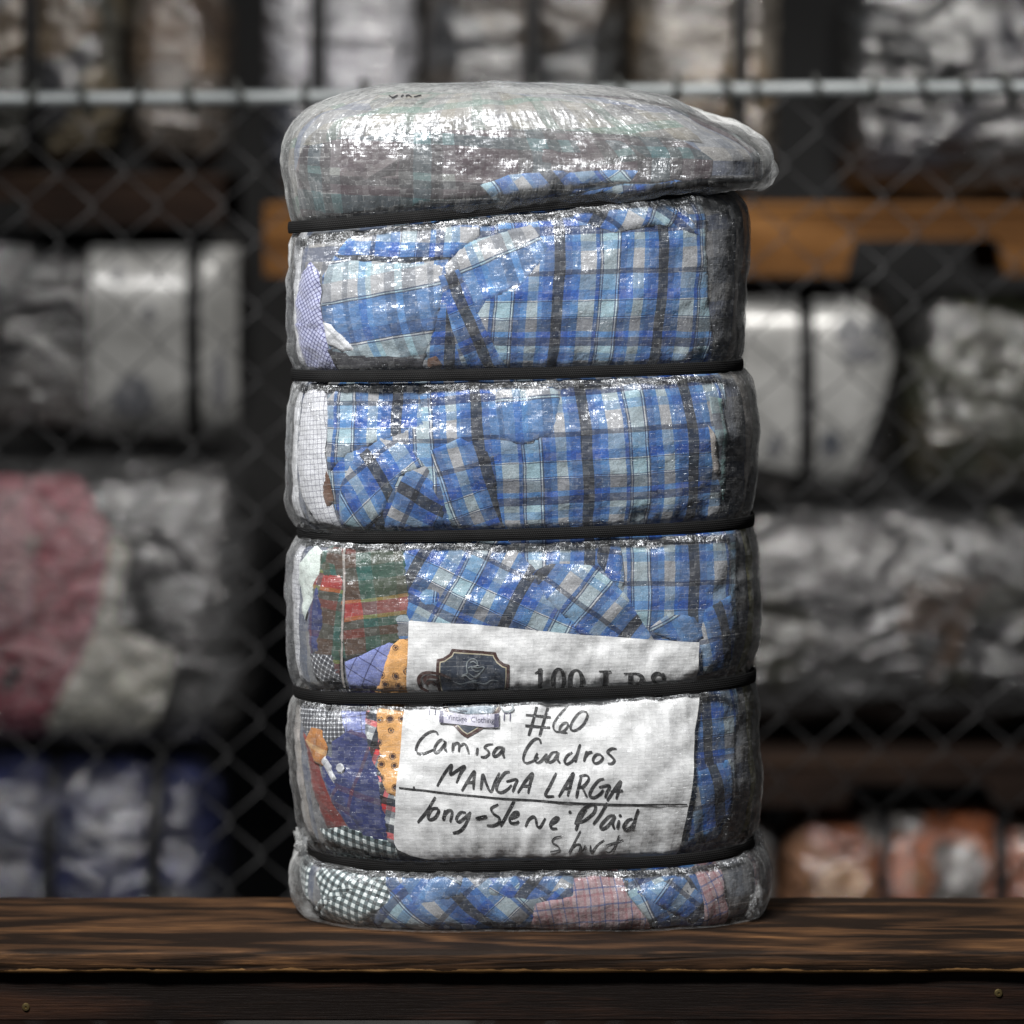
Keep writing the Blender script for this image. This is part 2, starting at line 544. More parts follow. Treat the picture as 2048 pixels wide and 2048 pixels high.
def back_bale(name, label, px0, px1, py0, py1, palette, straps=(), Y=1.75, depth=0.34, seed=0, scale=6.0, sheet_=None,
              prints=(), cat='bale', group='bales stacked behind the fence', gloss=1.0, mat=None, garments=(), lum=0.24):
    x0 = float(at(px0, (py0 + py1) / 2, Y)[0]); x1 = float(at(px1, (py0 + py1) / 2, Y)[0])
    z1 = float(at(1024, py0, Y)[1]); z0 = float(at(1024, py1, Y)[1])
    root = thing(name, label, cat, group=group)
    m = mat or stock_material(name + '_clothes', palette, scale, seed * 3.7, gloss, lum)
    nu, nv = 90, 56
    sx = [float(at(s, (py0 + py1) / 2, Y)[0]) for s in straps]
    cy, cz = Y + depth / 2, (z0 + z1) / 2
    U = np.linspace(0, 1, nu)[:, None]; A = np.linspace(0, 2 * math.pi, nv, endpoint=False)[None, :]
    n = 3.4
    ca, sa = np.cos(A), np.sin(A)
    cyy = np.sign(ca) * np.abs(ca) ** (2 / n); szz = np.sign(sa) * np.abs(sa) ** (2 / n)
    X = x0 + (x1 - x0) * (0.5 - 0.5 * np.cos(U * math.pi))
    dend = np.minimum(X - x0, x1 - X)
    er = 0.055
    endr = np.where(dend < er, np.sqrt(np.clip(1 - ((er - dend) / er) ** 2, 0, 1)), 1.0)
    endr = 0.55 + 0.45 * endr
    endr[0] = 0.02; endr[-1] = 0.02
    pin = np.ones_like(X)
    for s in sx:
        pin -= 0.055 * np.exp(-((X - s) / 0.018) ** 2)
    rad = endr * pin
    lump = 1 + 0.07 * fbm(X * 9 + 5 * np.cos(A) * 0.3 + seed, A * 1.6 + 0 * X, seed + 11, 3)
    lump = np.where(endr > 0.3, lump, 1)
    yy = cy + depth / 2 * cyy * rad * lump
    zz = cz + (z1 - z0) / 2 * szz * rad * lump
    Vv = np.stack([X + 0 * A, yy, zz], -1)
    V = Vv.reshape(-1, 3)
    V[:, 2] = np.maximum(V[:, 2], z0)
    i, j = np.meshgrid(np.arange(nu - 1), np.arange(nv), indexing='ij')
    j2 = (j + 1) % nv
    F = np.stack([i * nv + j, i * nv + j2, (i + 1) * nv + j2, (i + 1) * nv + j], -1).reshape(-1, 4)
    make_mesh('wrapped_clothes', V, F, m, root)
    for s in sx:
        pts = []
        nS = 48
        SV = []
        for k in range(nS):
            a = 2 * math.pi * k / nS
            c_, s_ = math.cos(a), math.sin(a)
            ny = math.copysign(abs(c_) ** (2 / n), c_); nz_ = math.copysign(abs(s_) ** (2 / n), s_)
            for (w, r_) in ((-0.011, 0.958), (-0.011, 0.972), (0.011, 0.972), (0.011, 0.958)):
                SV.append((s + w + 0.004 * s_, cy + depth / 2 * ny * r_, max(z0, cz + (z1 - z0) / 2 * nz_ * r_)))
        SF = []
        for k in range(nS):
            k2 = (k + 1) % nS
            for q in range(4):
                q2 = (q + 1) % 4
                SF.append((k * 4 + q, k2 * 4 + q, k2 * 4 + q2, k * 4 + q2))
        make_mesh('strap', SV, SF, M['backstrap'], root)

    def front_patch(nm, poly_px, mat_, off, parent, step=0.02):
        P2 = [tuple(float(v) for v in at(a, b, Y)) for a, b in poly_px]
        V2, F2, _ = cdt_fill(P2, step)
        xs, zs = V2[:, 0], V2[:, 1]
        s_ = np.clip((zs - cz) / ((z1 - z0) / 2), -0.97, 0.97)
        c_ = (1 - np.abs(s_) ** n) ** (1 / n)
        dend = np.minimum(xs - x0, x1 - xs)
        er_ = np.where(dend < er, np.sqrt(np.clip(1 - ((er - dend) / er) ** 2, 0, 1)), 1.0)
        ys = cy - depth / 2 * c_ * (0.55 + 0.45 * er_) - off + 0.004 * fbm(xs * 14, zs * 14, 5)
        return make_mesh(nm, np.stack([xs, ys, zs], -1), F2, mat_, parent)
    for gi, (poly, cols) in enumerate(garments):
        front_patch('folded_garment', poly, stock_material('garment_cloth', cols, 9.0, seed * 2.3 + gi, gloss, 0.5), 0.006 + 0.004 * gi, root)
    if sheet_:
        for poly in sheet_:
            lab = front_patch('label_sheet', poly, M['backlabel'], 0.013, root)
        for (cx_, cy_, rx, ry) in prints:
            pl = [(cx_ + rx * math.cos(a) * (1 + 0.15 * math.sin(3 * a)), cy_ + ry * math.sin(a)) for a in np.linspace(0, 2 * math.pi, 18, endpoint=False)]
            front_patch('printed_mark', pl, M['backprint'], 0.0165, lab, 0.012)
    return root


def in_poly(px, py, poly):
    poly = np.asarray(poly)
    inside = np.zeros(len(px), bool)
    j = len(poly) - 1
    for i in range(len(poly)):
        xi, yi = poly[i]; xj, yj = poly[j]
        if yi != yj:
            c = ((yi > py) != (yj > py)) & (px < (xj - xi) * (py - yi) / (yj - yi) + xi)
            inside ^= c
        j = i
    return inside


def densify(poly, step):
    out = []
    n = len(poly)
    for i in range(n):
        a = np.array(poly[i]); b = np.array(poly[(i + 1) % n])
        m = max(1, int(round(np.linalg.norm(b - a) / step)))
        for k in range(m):
            out.append(tuple(a + (b - a) * k / m))
    return out


def cdt_fill(poly, step, seed=1):
    """triangulated fill of a simple polygon with an even inner mesh; returns verts, faces, is-boundary"""
    bd = densify(poly, step)
    b = np.array(bd)
    x0, y0 = b.min(0); x1, y1 = b.max(0)
    gx, gy = np.meshgrid(np.arange(x0 + step / 2, x1, step), np.arange(y0 + step / 2, y1, step * 0.88))
    gx = gx + (np.arange(gx.shape[0]) % 2)[:, None] * step / 2
    gx, gy = gx.ravel(), gy.ravel()
    k = in_poly(gx, gy, b)
    gx, gy = gx[k], gy[k]
    if len(gx):
        dmin = np.full(len(gx), 1e9)
        for p in b:
            dmin = np.minimum(dmin, (gx - p[0]) ** 2 + (gy - p[1]) ** 2)
        k = dmin > (0.5 * step) ** 2
        gx, gy = gx[k], gy[k]
    pts = [Vector(p) for p in bd] + [Vector((a, c)) for a, c in zip(gx, gy)]
    nb = len(bd)
    vs, es, fs, ov, oe, of = delaunay_2d_cdt(pts, [], [list(range(nb))], 1, 1e-7)
    V = np.array([(v.x, v.y) for v in vs])
    isb = np.array([any(q < nb for q in o) for o in ov])
    return V, [tuple(f) for f in fs], isb


# ---- rows of stock, top to bottom
GREY = [(0.05, 0.05, 0.055), (0.10, 0.10, 0.105), (0.17, 0.17, 0.18), (0.07, 0.075, 0.085), (0.25, 0.25, 0.26)]
back_bale('stock_bale', 'tan and grey wrapped bale above the rail at the far left', -420, 238, -330, 345,
          [(0.14, 0.14, 0.12), (0.35, 0.26, 0.17), (0.08, 0.08, 0.09), (0.22, 0.21, 0.18), (0.40, 0.33, 0.22)], (60,), seed=1, scale=5, lum=0.42)
back_bale('stock_bale', 'brown and beige wrapped bale above the rail beside the dark gap', 246, 448, -60, 345,
          [(0.30, 0.21, 0.14), (0.42, 0.36, 0.30), (0.16, 0.11, 0.08), (0.34, 0.29, 0.25)], (), seed=2, scale=6, lum=0.5)
back_bale('stock_bale', 'silvery white wrapped bale above the rail, left of the bale top', 522, 836, -200, 402,
          [(0.62, 0.62, 0.66), (0.42, 0.43, 0.48), (0.72, 0.71, 0.70), (0.10, 0.11, 0.14), (0.55, 0.55, 0.6)], (636,), seed=3, scale=6, lum=0.75)
back_bale('stock_bale', 'slate grey wrapped bale directly above the top of the shirt bale', 844, 1252, -200, 402,
          [(0.10, 0.11, 0.12), (0.20, 0.20, 0.21), (0.15, 0.16, 0.18), (0.28, 0.28, 0.29), (0.20, 0.15, 0.11)], (1066,), seed=4, scale=6)
back_bale('stock_bale', 'taupe wrapped bale above the rail, right of the bale top', 1260, 1566, -200, 402,
          [(0.34, 0.29, 0.24), (0.42, 0.37, 0.31), (0.26, 0.23, 0.20), (0.30, 0.22, 0.14)], (1482,), seed=5, scale=6, lum=0.5)
back_bale('stock_bale', 'dark charcoal wrapped bale with pale streaks above the rail at the far right', 1684, 2420, -60, 402,
          [(0.06, 0.065, 0.07), (0.16, 0.16, 0.17), (0.30, 0.29, 0.26), (0.10, 0.10, 0.13), (0.05, 0.05, 0.055)], (2200,), seed=6, scale=5)
back_bale('stock_bale', 'dark grey wrapped bale with a wide white label beside the dark gap', -330, 482, 455, 892,
          [(0.07, 0.07, 0.075), (0.20, 0.20, 0.21), (0.05, 0.05, 0.055), (0.30, 0.30, 0.33), (0.24, 0.23, 0.22)], (388, -60), seed=7, scale=6,
          sheet_=[[(180, 492), (372, 490), (372, 880), (182, 878)], [(402, 492), (474, 494), (474, 874), (402, 878)]],
          prints=[(268, 792, 44, 44), (236, 545, 10, 22), (440, 760, 12, 60), (300, 625, 12, 18)])
back_bale('stock_bale', 'wrapped bale with a torn white label right of the shirt bale', 1415, 1802, 562, 1005,
          [(0.06, 0.05, 0.05), (0.10, 0.08, 0.07), (0.04, 0.04, 0.045)], (1612,), seed=8, scale=6,
          sheet_=[[(1480, 572), (1560, 566), (1596, 580), (1598, 950), (1500, 925), (1482, 930)],
                  [(1628, 596), (1700, 600), (1765, 640), (1792, 690), (1786, 740), (1745, 850), (1690, 985), (1630, 955)]],
          prints=[(1700, 660, 30, 30), (1750, 655, 14, 22), (1660, 885, 22, 26), (1548, 890, 14, 24), (1722, 705, 40, 16)])
back_bale('stock_bale', 'murky olive and brown wrapped bale under the pallet at the far right', 1812, 2420, 590, 1005,
          [(0.05, 0.045, 0.045), (0.10, 0.11, 0.06), (0.17, 0.17, 0.13), (0.07, 0.07, 0.07), (0.12, 0.10, 0.04)], (2120,), seed=9, scale=6)
back_bale('stock_bale', 'dark wrapped bale hidden mostly behind the shirt bale', 640, 1400, 562, 1005, GREY, (860, 1130), seed=10)
back_bale('stock_bale', 'maroon and cream wrapped bale at the left behind the fence', -420, 500, 905, 1512,
          [(0.14, 0.14, 0.145), (0.20, 0.20, 0.205), (0.10, 0.10, 0.105), (0.26, 0.26, 0.27)],
          (-120,), seed=12, scale=5.0, depth=0.40,
          garments=[([(-200, 950), (60, 958), (150, 955), (215, 1040), (225, 1130), (190, 1300), (130, 1420), (70, 1480), (-200, 1490)],
                     [(0.46, 0.09, 0.13), (0.36, 0.07, 0.10), (0.50, 0.16, 0.20), (0.42, 0.08, 0.12)]),
                    ([(-60, 960), (40, 985), (78, 1080), (60, 1250), (-60, 1260)], [(0.62, 0.36, 0.38), (0.55, 0.28, 0.31), (0.40, 0.36, 0.30)]),
                    ([(225, 1050), (262, 1100), (232, 1240), (300, 1280), (352, 1300), (345, 1350), (315, 1440), (260, 1490), (110, 1492), (88, 1450), (150, 1340), (190, 1262), (212, 1150)],
                     [(0.72, 0.71, 0.62), (0.62, 0.60, 0.52), (0.80, 0.78, 0.70)])])
back_bale('stock_bale', 'grey olive wrapped bale right of the label at the middle height', 1452, 2420, 1022, 1462,
          [(0.11, 0.11, 0.115), (0.20, 0.20, 0.205), (0.13, 0.13, 0.10), (0.26, 0.26, 0.27), (0.08, 0.08, 0.085), (0.22, 0.13, 0.08)],
          (2150,), seed=13, scale=6)
back_bale('stock_bale', 'dark wrapped bale behind the white label of the shirt bale', 600, 1400, 1022, 1512, GREY, (820, 1180), seed=14)
back_bale('stock_bale', 'navy blue wrapped bale low at the left above the bench', -350, 432, 1530, 2010,
          [(0.020, 0.028, 0.11), (0.045, 0.055, 0.16), (0.10, 0.11, 0.17), (0.015, 0.02, 0.075), (0.07, 0.075, 0.10)], (96, 306), seed=15, scale=6, lum=0.55)
back_bale('stock_bale', 'rust orange wrapped bale low at the right above the bench', 1568, 2420, 1618, 2010,
          [(0.42, 0.13, 0.05), (0.34, 0.16, 0.08), (0.48, 0.24, 0.13), (0.22, 0.20, 0.19), (0.40, 0.20, 0.06), (0.50, 0.20, 0.12)],
          (1772, 2002), seed=16, scale=6, lum=0.6)
back_bale('stock_bale', 'pale grey wrapped bale low beside the rust orange one', 960, 1558, 1618, 2010,
          [(0.5, 0.5, 0.5), (0.62, 0.62, 0.62), (0.35, 0.2, 0.14)], (1300,), seed=17, scale=6, lum=0.5)


def pallet(label, px0, px1, py0, py1, mat, Y=1.72, notches=()):
    root = thing('wooden_pallet', label, 'pallet', group='pallets behind the fence')
    x0 = float(at(px0, (py0 + py1) / 2, Y)[0]); x1 = float(at(px1, (py0 + py1) / 2, Y)[0])
    z1 = float(at(1024, py0, Y)[1]); z0 = float(at(1024, py1, Y)[1])
    tb = 0.016
    nb = 5
    dw = 0.075
    for k in range(nb):
        y0 = Y + 0.0 + k * (0.40 - dw) / (nb - 1)
        box('deck_board', x0, x1, y0 - 0.004, y0 + dw, z1 - tb, z1, mat, root, 0.004)
    # stringers run along the length; the forklift notches are cut into their lower edge
    for y0 in (Y, Y + 0.34):
        edges = [x0] + [v for nn in notches for v in (float(at(nn[0], py1, Y)[0]), float(at(nn[1], py1, Y)[0]))] + [x1]
        zt = z1 - tb
        hn = (zt - z0) * 0.60
        poly = [(x0, zt), (x1, zt), (x1, z0)]
        for q in range(len(edges) - 2, 0, -2):
            b_, a_ = edges[q], edges[q - 1]
            poly += [(b_, z0), (b_ - 0.012, z0 + hn), (a_ + 0.012, z0 + hn), (a_, z0)]
        poly += [(x0, z0)]
        m = len(poly)
        V = [(p[0], y0, p[1]) for p in poly] + [(p[0], y0 + 0.045, p[1]) for p in poly]
        F = [tuple(range(m))[::-1], tuple(range(m, 2 * m))] + [(i, (i + 1) % m, m + (i + 1) % m, m + i) for i in range(m)]
        make_mesh('stringer', V, F, mat, root, smooth=False)
    return root


pallet('weathered orange wood pallet seen on both sides of the shirt bale', 528, 2240, 407, 552, M['pallet'],
       notches=((760, 1090), (1692, 2012)))
pallet('dark brown wood pallet under the tan bale at the far left', -420, 446, 347, 450, M['pallet_brown'], notches=((-150, 60),))
pallet('dark brown wood pallet above the rust orange bale', 620, 2420, 1516, 1612, M['pallet_brown'], notches=((760, 1090), (1690, 1990)))
pallet('dark brown wood pallet at the floor under the navy bale', -350, 436, 2014, 2160, M['pallet_brown'], notches=((-100, 160),))
pallet('dark brown wood pallet at the floor under the rust orange bale', 950, 2420, 2014, 2160, M['pallet_brown'], notches=((1200, 1450), (1900, 2150)))


# ================================================================== THE BALE
# rows down the bale: left edge (x, y) and right edge (x, y) in a 1932 px picture, depth factor
ROWS = [
    (905, 177, 935, 177, .04),
    (740, 181, 1130, 181, .50),
    (640, 197, 1270, 200, .78),
    (572, 226, 1356, 238, .952),
    (543, 262, 1408, 264, .995),
    (535, 312, 1444, 304, 1.022),
    (541, 362, 1443, 336, 1.028),
    (549, 406, 1418, 349, .985),
    ('S', 564, 428, 1352, 354, .905),
    (554, 449, 1390, 376, .945),
    (549, 480, 1404, 412, 0.985),
    (547, 550, 1407, 500, 1.02),
    (549, 620, 1402, 590, 1.01),
    (554, 673, 1394, 652, .970),
    ('S', 569, 700, 1382, 682, .915),
    (556, 722, 1402, 708, .945),
    (547, 760, 1414, 750, .995),
    (543, 812, 1421, 810, 1.03),
    (546, 880, 1422, 876, 1.02),
    (558, 950, 1412, 938, .970),
    ('S', 580, 992, 1403, 970, .915),
    (562, 1021, 1416, 1003, .945),
    (553, 1070, 1425, 1058, .995),
    (548, 1140, 1428, 1128, 1.02),
    (550, 1215, 1424, 1195, 1.01),
    (560, 1260, 1415, 1236, .970),
    ('S', 573, 1288, 1406, 1258, .915),
    (562, 1316, 1424, 1290, .945),
    (557, 1362, 1432, 1340, 1.0),
    (556, 1440, 1433, 1430, 1.03),
    (565, 1510, 1427, 1500, 1.01),
    (581, 1554, 1416, 1541, .970),
    ('S', 598, 1580, 1404, 1564, .915),
    (574, 1600, 1422, 1582, .945),
    (562, 1626, 1434, 1606, .995),
    (565, 1658, 1436, 1645, 1.02),
    (580, 1686, 1430, 1678, 1.0),
    (608, 1700, 1410, 1699, .94),
    (660, 1704.5, 1360, 1704.5, .80),
    (860, 1704.5, 1160, 1704.5, .30),
    (985, 1704.5, 1015, 1704.5, .04)]
YC, BH = 0.156, 0.150
_R2 = []
for i in range(1, len(ROWS) - 1):  # the clothes bulge up close against every strap
    for q, sg in ((i - 1, -17), (i + 1, 16)):
        if ROWS[i][0] == 'S':
            _, a, b_, c, d, e = ROWS[i]
            r = ROWS[q]
            ROWS[q] = (r[0] * .75 + a * .25, b_ + sg, r[2] * .75 + c * .25, d + sg, r[4] * .8 + e * .2)
for r in ROWS:                    # every strap presses a flat channel as wide as itself
    if r[0] == 'S':
        _, a, b_, c, d, e = r
        _R2 += [(a, b_ - 7, c, d - 7, e), r, (a, b_ + 7, c, d + 7, e)]
    else:
        _R2.append(r)
ROWS = _R2
SIDX = [i for i, r in enumerate(ROWS) if r[0] == 'S']
R_ = np.array([r[1:] if r[0] == 'S' else r for r in ROWS], float)
rxl, rzl = at(R_[:, 0] * K, R_[:, 1] * K, YC)
rxr, rzr = at(R_[:, 2] * K, R_[:, 3] * K, YC)
am0 = (rxr - rxl) / 2
rxl = rxl + 0.0066 * np.clip(am0 / 0.1, 0, 1); rxr = rxr - 0.0066 * np.clip(am0 / 0.1, 0, 1)   # the outline is that of the film
# the base stands on the plank
base_shift = 0.0012 - (rzl[-1] + rzr[-1]) / 2
NR = len(ROWS)


def pchip(xk, yk):
    h = np.diff(xk); d = np.diff(yk) / h
    m = np.zeros_like(yk)
    for i in range(1, len(yk) - 1):
        if d[i - 1] * d[i] > 0:
            w1, w2 = 2 * h[i] + h[i - 1], h[i] + 2 * h[i - 1]
            m[i] = (w1 + w2) / (w1 / d[i - 1] + w2 / d[i])
    m[0], m[-1] = d[0], d[-1]

    def f(x):
        x = np.clip(x, xk[0], xk[-1])
        i = np.clip(np.searchsorted(xk, x, side='right') - 1, 0, len(h) - 1)
        s = (x - xk[i]) / h[i]
        return ((1 + 2 * s) * (1 - s) ** 2 * yk[i] + s * (1 - s) ** 2 * h[i] * m[i]
                + s * s * (3 - 2 * s) * yk[i + 1] + s * s * (s - 1) * h[i] * m[i + 1])
    return f


# metric parameter t (metres down the profile)
zm_ = (rzl + rzr) / 2; am_ = (rxr - rxl) / 2; bm_ = R_[:, 4] * BH
TK = np.concatenate([[0], np.cumsum(np.sqrt(np.diff(zm_) ** 2 + (0.5 * np.diff(bm_)) ** 2 + (0.5 * np.diff(am_)) ** 2) + 1e-4)])
fxl, fzl, fxr, fzr, fb = (pchip(TK, v) for v in (rxl, rzl, rxr, rzr, R_[:, 4]))
TMAX = TK[-1]
TS = TK[SIDX]
# unit superellipse by arc length, u = 0 at the front, +0.25 at the right side
NEXP = 3.5
th = np.linspace(-math.pi, math.pi, 20001)
_sx = np.sign(np.sin(th)) * np.abs(np.sin(th)) ** (2 / NEXP)
_sy = -np.sign(np.cos(th)) * np.abs(np.cos(th)) ** (2 / NEXP)
_l = np.concatenate([[0], np.cumsum(np.hypot(np.diff(_sx) * 0.225, np.diff(_sy) * BH))])
PERIM = _l[-1]
_u = _l / PERIM - 0.5


def surf0(u, t):
    u = np.asarray(u, float); t = np.asarray(t, float)
    uu = (u + 0.5) % 1.0 - 0.5
    cx = np.interp(uu, _u, _sx); cy = np.interp(uu, _u, _sy)
    xl, xr, zl, zr, b = fxl(t), fxr(t), fzl(t), fzr(t), fb(t)
    x = (xl + xr) / 2 + (xr - xl) / 2 * cx
    z = (zl + zr) / 2 + (zr - zl) / 2 * cx
    y = YC + BH * b * cy
    z = z - 0.0058 * np.exp(-((t - TS[4]) / 0.026) ** 2) * np.clip(-cy, 0, 1) ** 2      # the lowest strap sags at the front
    return np.stack([x, y, z], -1)


def normal0(u, t):
    e = 0.002
    du = surf0(np.asarray(u) + e, t) - surf0(np.asarray(u) - e, t)
    tt = np.clip(t, 0.004, TMAX - 0.004)
    dt = surf0(u, tt + 0.003) - surf0(u, tt - 0.003)
    n = np.cross(dt, du)
    n = n / np.maximum(np.linalg.norm(n, axis=-1, keepdims=True), 1e-9)
    n[..., 2] *= 1 - 0.92 * pinch(t, 0.020)          # level near the straps, so that offset layers never cross
    w = np.clip(1.4 - np.asarray(t, float) / TK[1], 0, 1)[..., None]
    n = n * (1 - w) + np.array([0, 0, 1.0]) * w
    n = n / np.maximum(np.linalg.norm(n, axis=-1, keepdims=True), 1e-9)
    return n


def pinch(t, w):
    r = np.zeros_like(np.asarray(t, float))
    for k in TS:
        r = np.maximum(r, np.exp(-((t - k) / w) ** 2))
    return r


def disp(u, t):
    """lumps of the packed clothes and the flutes the straps pull into them"""
    s = u * PERIM
    free = 1 - pinch(t, 0.011)
    ends = np.clip(np.minimum(t, TMAX - t) / 0.12, 0, 1)
    d = 0.0075 * fbm(s * 8, t * 9, 21, 2) * free + 0.0038 * fbm(s * 26, t * 30, 31, 2) * free
    fl = pinch(t, 0.04) * free
    d = d + 0.0042 * fbm(s * 85 + 6 * vnoise(s * 5, t * 5, 3), t * 9, 41, 2) * fl
    d = d + 0.0016 * fbm(s * 60, t * 75, 51, 2) * free
    return d * ends * np.clip((0.5 - np.abs(u)) / 0.03, 0, 1)


def surf(u, t, off=0.0):
    P = surf0(u, t) + normal0(u, t) * (disp(u, t) + off)[..., None]
    P[..., 2] = np.maximum(P[..., 2] , 0.0012)
    return P


def inv(pts):
    """picture points (1932 px) -> (u, t) on the front of the bale"""
    p = np.asarray(pts, float) * K
    tt = np.linspace(0.02, TMAX - 0.02, 400)
    cx, cy = project(surf0(np.zeros_like(tt), tt) )
    t = np.interp(p[:, 1], cy, tt)
    u = np.clip((p[:, 0] - 1024 - 20) / 480, -.93, .93)
    u = np.interp(u, np.interp(np.linspace(-.25, .25, 201), _u, _sx), np.linspace(-.25, .25, 201))
    e = 1e-4
    off = np.full(len(u), 0.0078)

    def pr(u, t):
        a, b = project(surf0(u, t) + normal0(u, t) * off[:, None])
        return a, b
    for it in range(25):
        a, b = pr(u, t)
        a1, b1 = pr(u + e, t); a2, b2 = pr(u, t + e)
        j11, j12, j21, j22 = (a1 - a) / e, (a2 - a) / e, (b1 - b) / e, (b2 - b) / e
        det = j11 * j22 - j12 * j21
        det = np.where(np.abs(det) < 1e4, np.sign(det) * 1e4 + 1e-9, det)
        ex, ey = p[:, 0] - a, p[:, 1] - b
        du = (j22 * ex - j12 * ey) / det; dt = (-j21 * ex + j11 * ey) / det
        u = np.clip(u + np.clip(du, -.02, .02), -.262, .262)
        t = np.clip(t + np.clip(dt, -.02, .02), 0.005, TMAX - 0.005)
    return u, t


# ------------------------------------------------------------------ fabrics (uv in metres)
def fabric(name, colfn, rough=0.85, sheen=0.2):
    t = NT(name)
    uv = t.uv('cloth')
    wob = t.noise(uv, 22.0, 2.0, 0.5).outputs[1]
    uvw = t.vadd(uv, t.vmul(t.vadd(wob, (-0.5, -0.5, -0.5)), (0.005, 0.005, 0)))
    col = colfn(t, uvw, uv)
    thr = t.noise(t.vmul(uv, (900, 900, 1)), 1.0, 1.0).outputs[0]
    col = t.mix(1.0, col, t.ramp(thr, [(0.25, 0.72), (0.75, 1.28)]), 'MULTIPLY')
    cr = t.noise(uv, 45.0, 4.0, 0.6).outputs[0]
    cr2 = t.noise(t.vmul(uv, (1.0, 0.35, 1)), 130.0, 3.0, 0.6).outputs[0]
    h = t.math('ADD', t.math('MULTIPLY', cr, 0.0040), t.math('MULTIPLY', cr2, 0.0008))
    t.principled(col, rough, t.bump(h, 0.8, 1.0), Sheen_Weight=sheen, Specular_IOR_Level=0.2)
    return t.m


def stripes(t, coord, period, stops):
    f = t.math('FRACT', t.math('DIVIDE', coord, period))
    return t.ramp(f, stops, 'CONSTANT')


def plaid_fn(pw, warp, pf, weft, fade=0.0):
    def fn(t, uv, raw):
        s = t.sep(uv)
        a = stripes(t, s[0], pw, warp); b = stripes(t, s[1], pf, weft)
        m = t.mix(1.0, a, b, 'MULTIPLY')
        g = t.n('ShaderNodeGamma'); t.set(g, 0, m); t.set(g, 1, 0.5)
        return g.outputs[0]
    return fn


BL = (0.008, 0.037, 0.190); BM = (0.017, 0.076, 0.300); NV = (0.006, 0.012, 0.035); GR = (0.27, 0.275, 0.29)
AQ = (0.23, 0.345, 0.40); DK = (0.0022, 0.003, 0.006); WH = (0.55, 0.57, 0.57); DG = (0.10, 0.11, 0.13); LB = (0.070, 0.155, 0.31)
WARP = [(0, DK), (.105, BL), (.17, BM), (.25, GR), (.40, BL), (.435, NV), (.447, GR), (.46, NV), (.472, AQ), (.60, NV), (.612, WH),
        (.625, NV), (.637, BL), (.70, BM), (.76, GR), (.86, BM), (.90, BL)]
WEFT = [(0, (0.02, 0.025, 0.04)), (.045, GR), (.22, LB), (.30, AQ), (.36, (0.012, 0.02, 0.05)), (.44, BM), (.49, (0.07, 0.075, 0.09)), (.60, NV), (.608, WH), (.616, NV), (.624, AQ),
        (.76, NV), (.768, WH), (.776, BM), (.86, LB)]
FAB = {}
FAB['blue'] = fabric('blue_plaid_cotton', plaid_fn(.103, WARP, .107, WEFT))
FAB['blue_light'] = fabric('pale_blue_plaid_cotton', plaid_fn(.086, [(0, GR), (.16, DG), (.28, AQ), (.36, DG), (.52, GR), (.66, DG), (.72, GR), (.84, LB), (.93, AQ)],
                           .092, [(0, BM), (.14, NV), (.155, AQ), (.17, NV), (.185, GR), (.40, AQ), (.62, NV), (.63, WH), (.645, NV), (.66, BL), (.80, BM)]))
def grid_fn(base, line, p, w, p2=None, line2=None):
    def fn(t, uv, raw):
        s = t.sep(raw)
        a = stripes(t, s[0], p, [(0, line), (w, base)]); b = stripes(t, s[1], p2 or p, [(0, line2 or line), (w, base)])
        m = t.mix(1.0, a, b, 'MULTIPLY')
        g = t.n('ShaderNodeGamma'); t.set(g, 0, m); t.set(g, 1, 0.5)
        return g.outputs[0]
    return fn
def gingham_fn(light, dark, p):
    return grid_fn(light, dark, p, 0.5)
def solid_fn(a, b, sc_=40):
    def fn(t, uv, raw):
        n = t.noise(raw, sc_, 4.0, 0.65).outputs[0]
        return t.ramp(n, [(0.3, a), (0.7, b)])
    return fn
FAB['tattersall'] = fabric('lavender_check_cotton', grid_fn((0.36, 0.38, 0.54), (0.025, 0.025, 0.08), .0042, .24))
FAB['white_grid'] = fabric('white_graph_check_cotton', grid_fn((0.48, 0.49, 0.52), (0.14, 0.14, 0.17), .0050, .16))
FAB['gingham'] = fabric('green_black_gingham_cotton', gingham_fn((0.66, 0.72, 0.72), (0.015, 0.025, 0.028), .0078))
FAB['mini_grid'] = fabric('black_white_graph_check_cotton', grid_fn((0.035, 0.037, 0.045), (0.75, 0.77, 0.80), .0046, .26))
RG1 = (0.02, 0.075, 0.065); RG2 = (0.10, 0.025, 0.018); RED = (0.50, 0.03, 0.035); YL = (0.60, 0.22, 0.03); OL = (0.035, 0.05, 0.032)
FAB['red_green'] = fabric('red_green_plaid_flannel', plaid_fn(.074, [(0, RG2), (.30, RG1), (.50, OL), (.80, (0.06, 0.05, 0.035)), (.92, RG1)],
                          .086, [(0, YL), (.045, RED), (.20, YL), (.24, OL), (.45, RG1), (.62, OL), (.80, RG2), (.9, RG1)]))
FAB['chambray'] = fabric('blue_chambray_cotton', grid_fn((0.17, 0.20, 0.42), (0.02, 0.022, 0.06), .015, .07))
def dots_fn(t, uv, raw):
    v = t.n('ShaderNodeTexVoronoi', feature='F1'); t.set(v, 'Vector', raw); t.set(v, 'Scale', 82.0); t.set(v, 'Randomness', 0.45)
    d = t.math('ADD', v.outputs['Distance'], t.math('MULTIPLY_ADD', t.noise(raw, 500.0, 2.0).outputs[0], 0.10, -0.05))
    return t.ramp(d, [(0.0, (0.035, 0.012, 0.012)), (0.22, (0.03, 0.012, 0.012)), (0.235, (0.50, 0.26, 0.09)), (0.265, (0.50, 0.26, 0.09)),
                      (0.28, (0.06, 0.025, 0.015)), (0.31, (0.07, 0.03, 0.02)), (0.325, (0.62, 0.33, 0.12))], 'CONSTANT')
FAB['dots'] = fabric('tan_print_cotton', dots_fn)
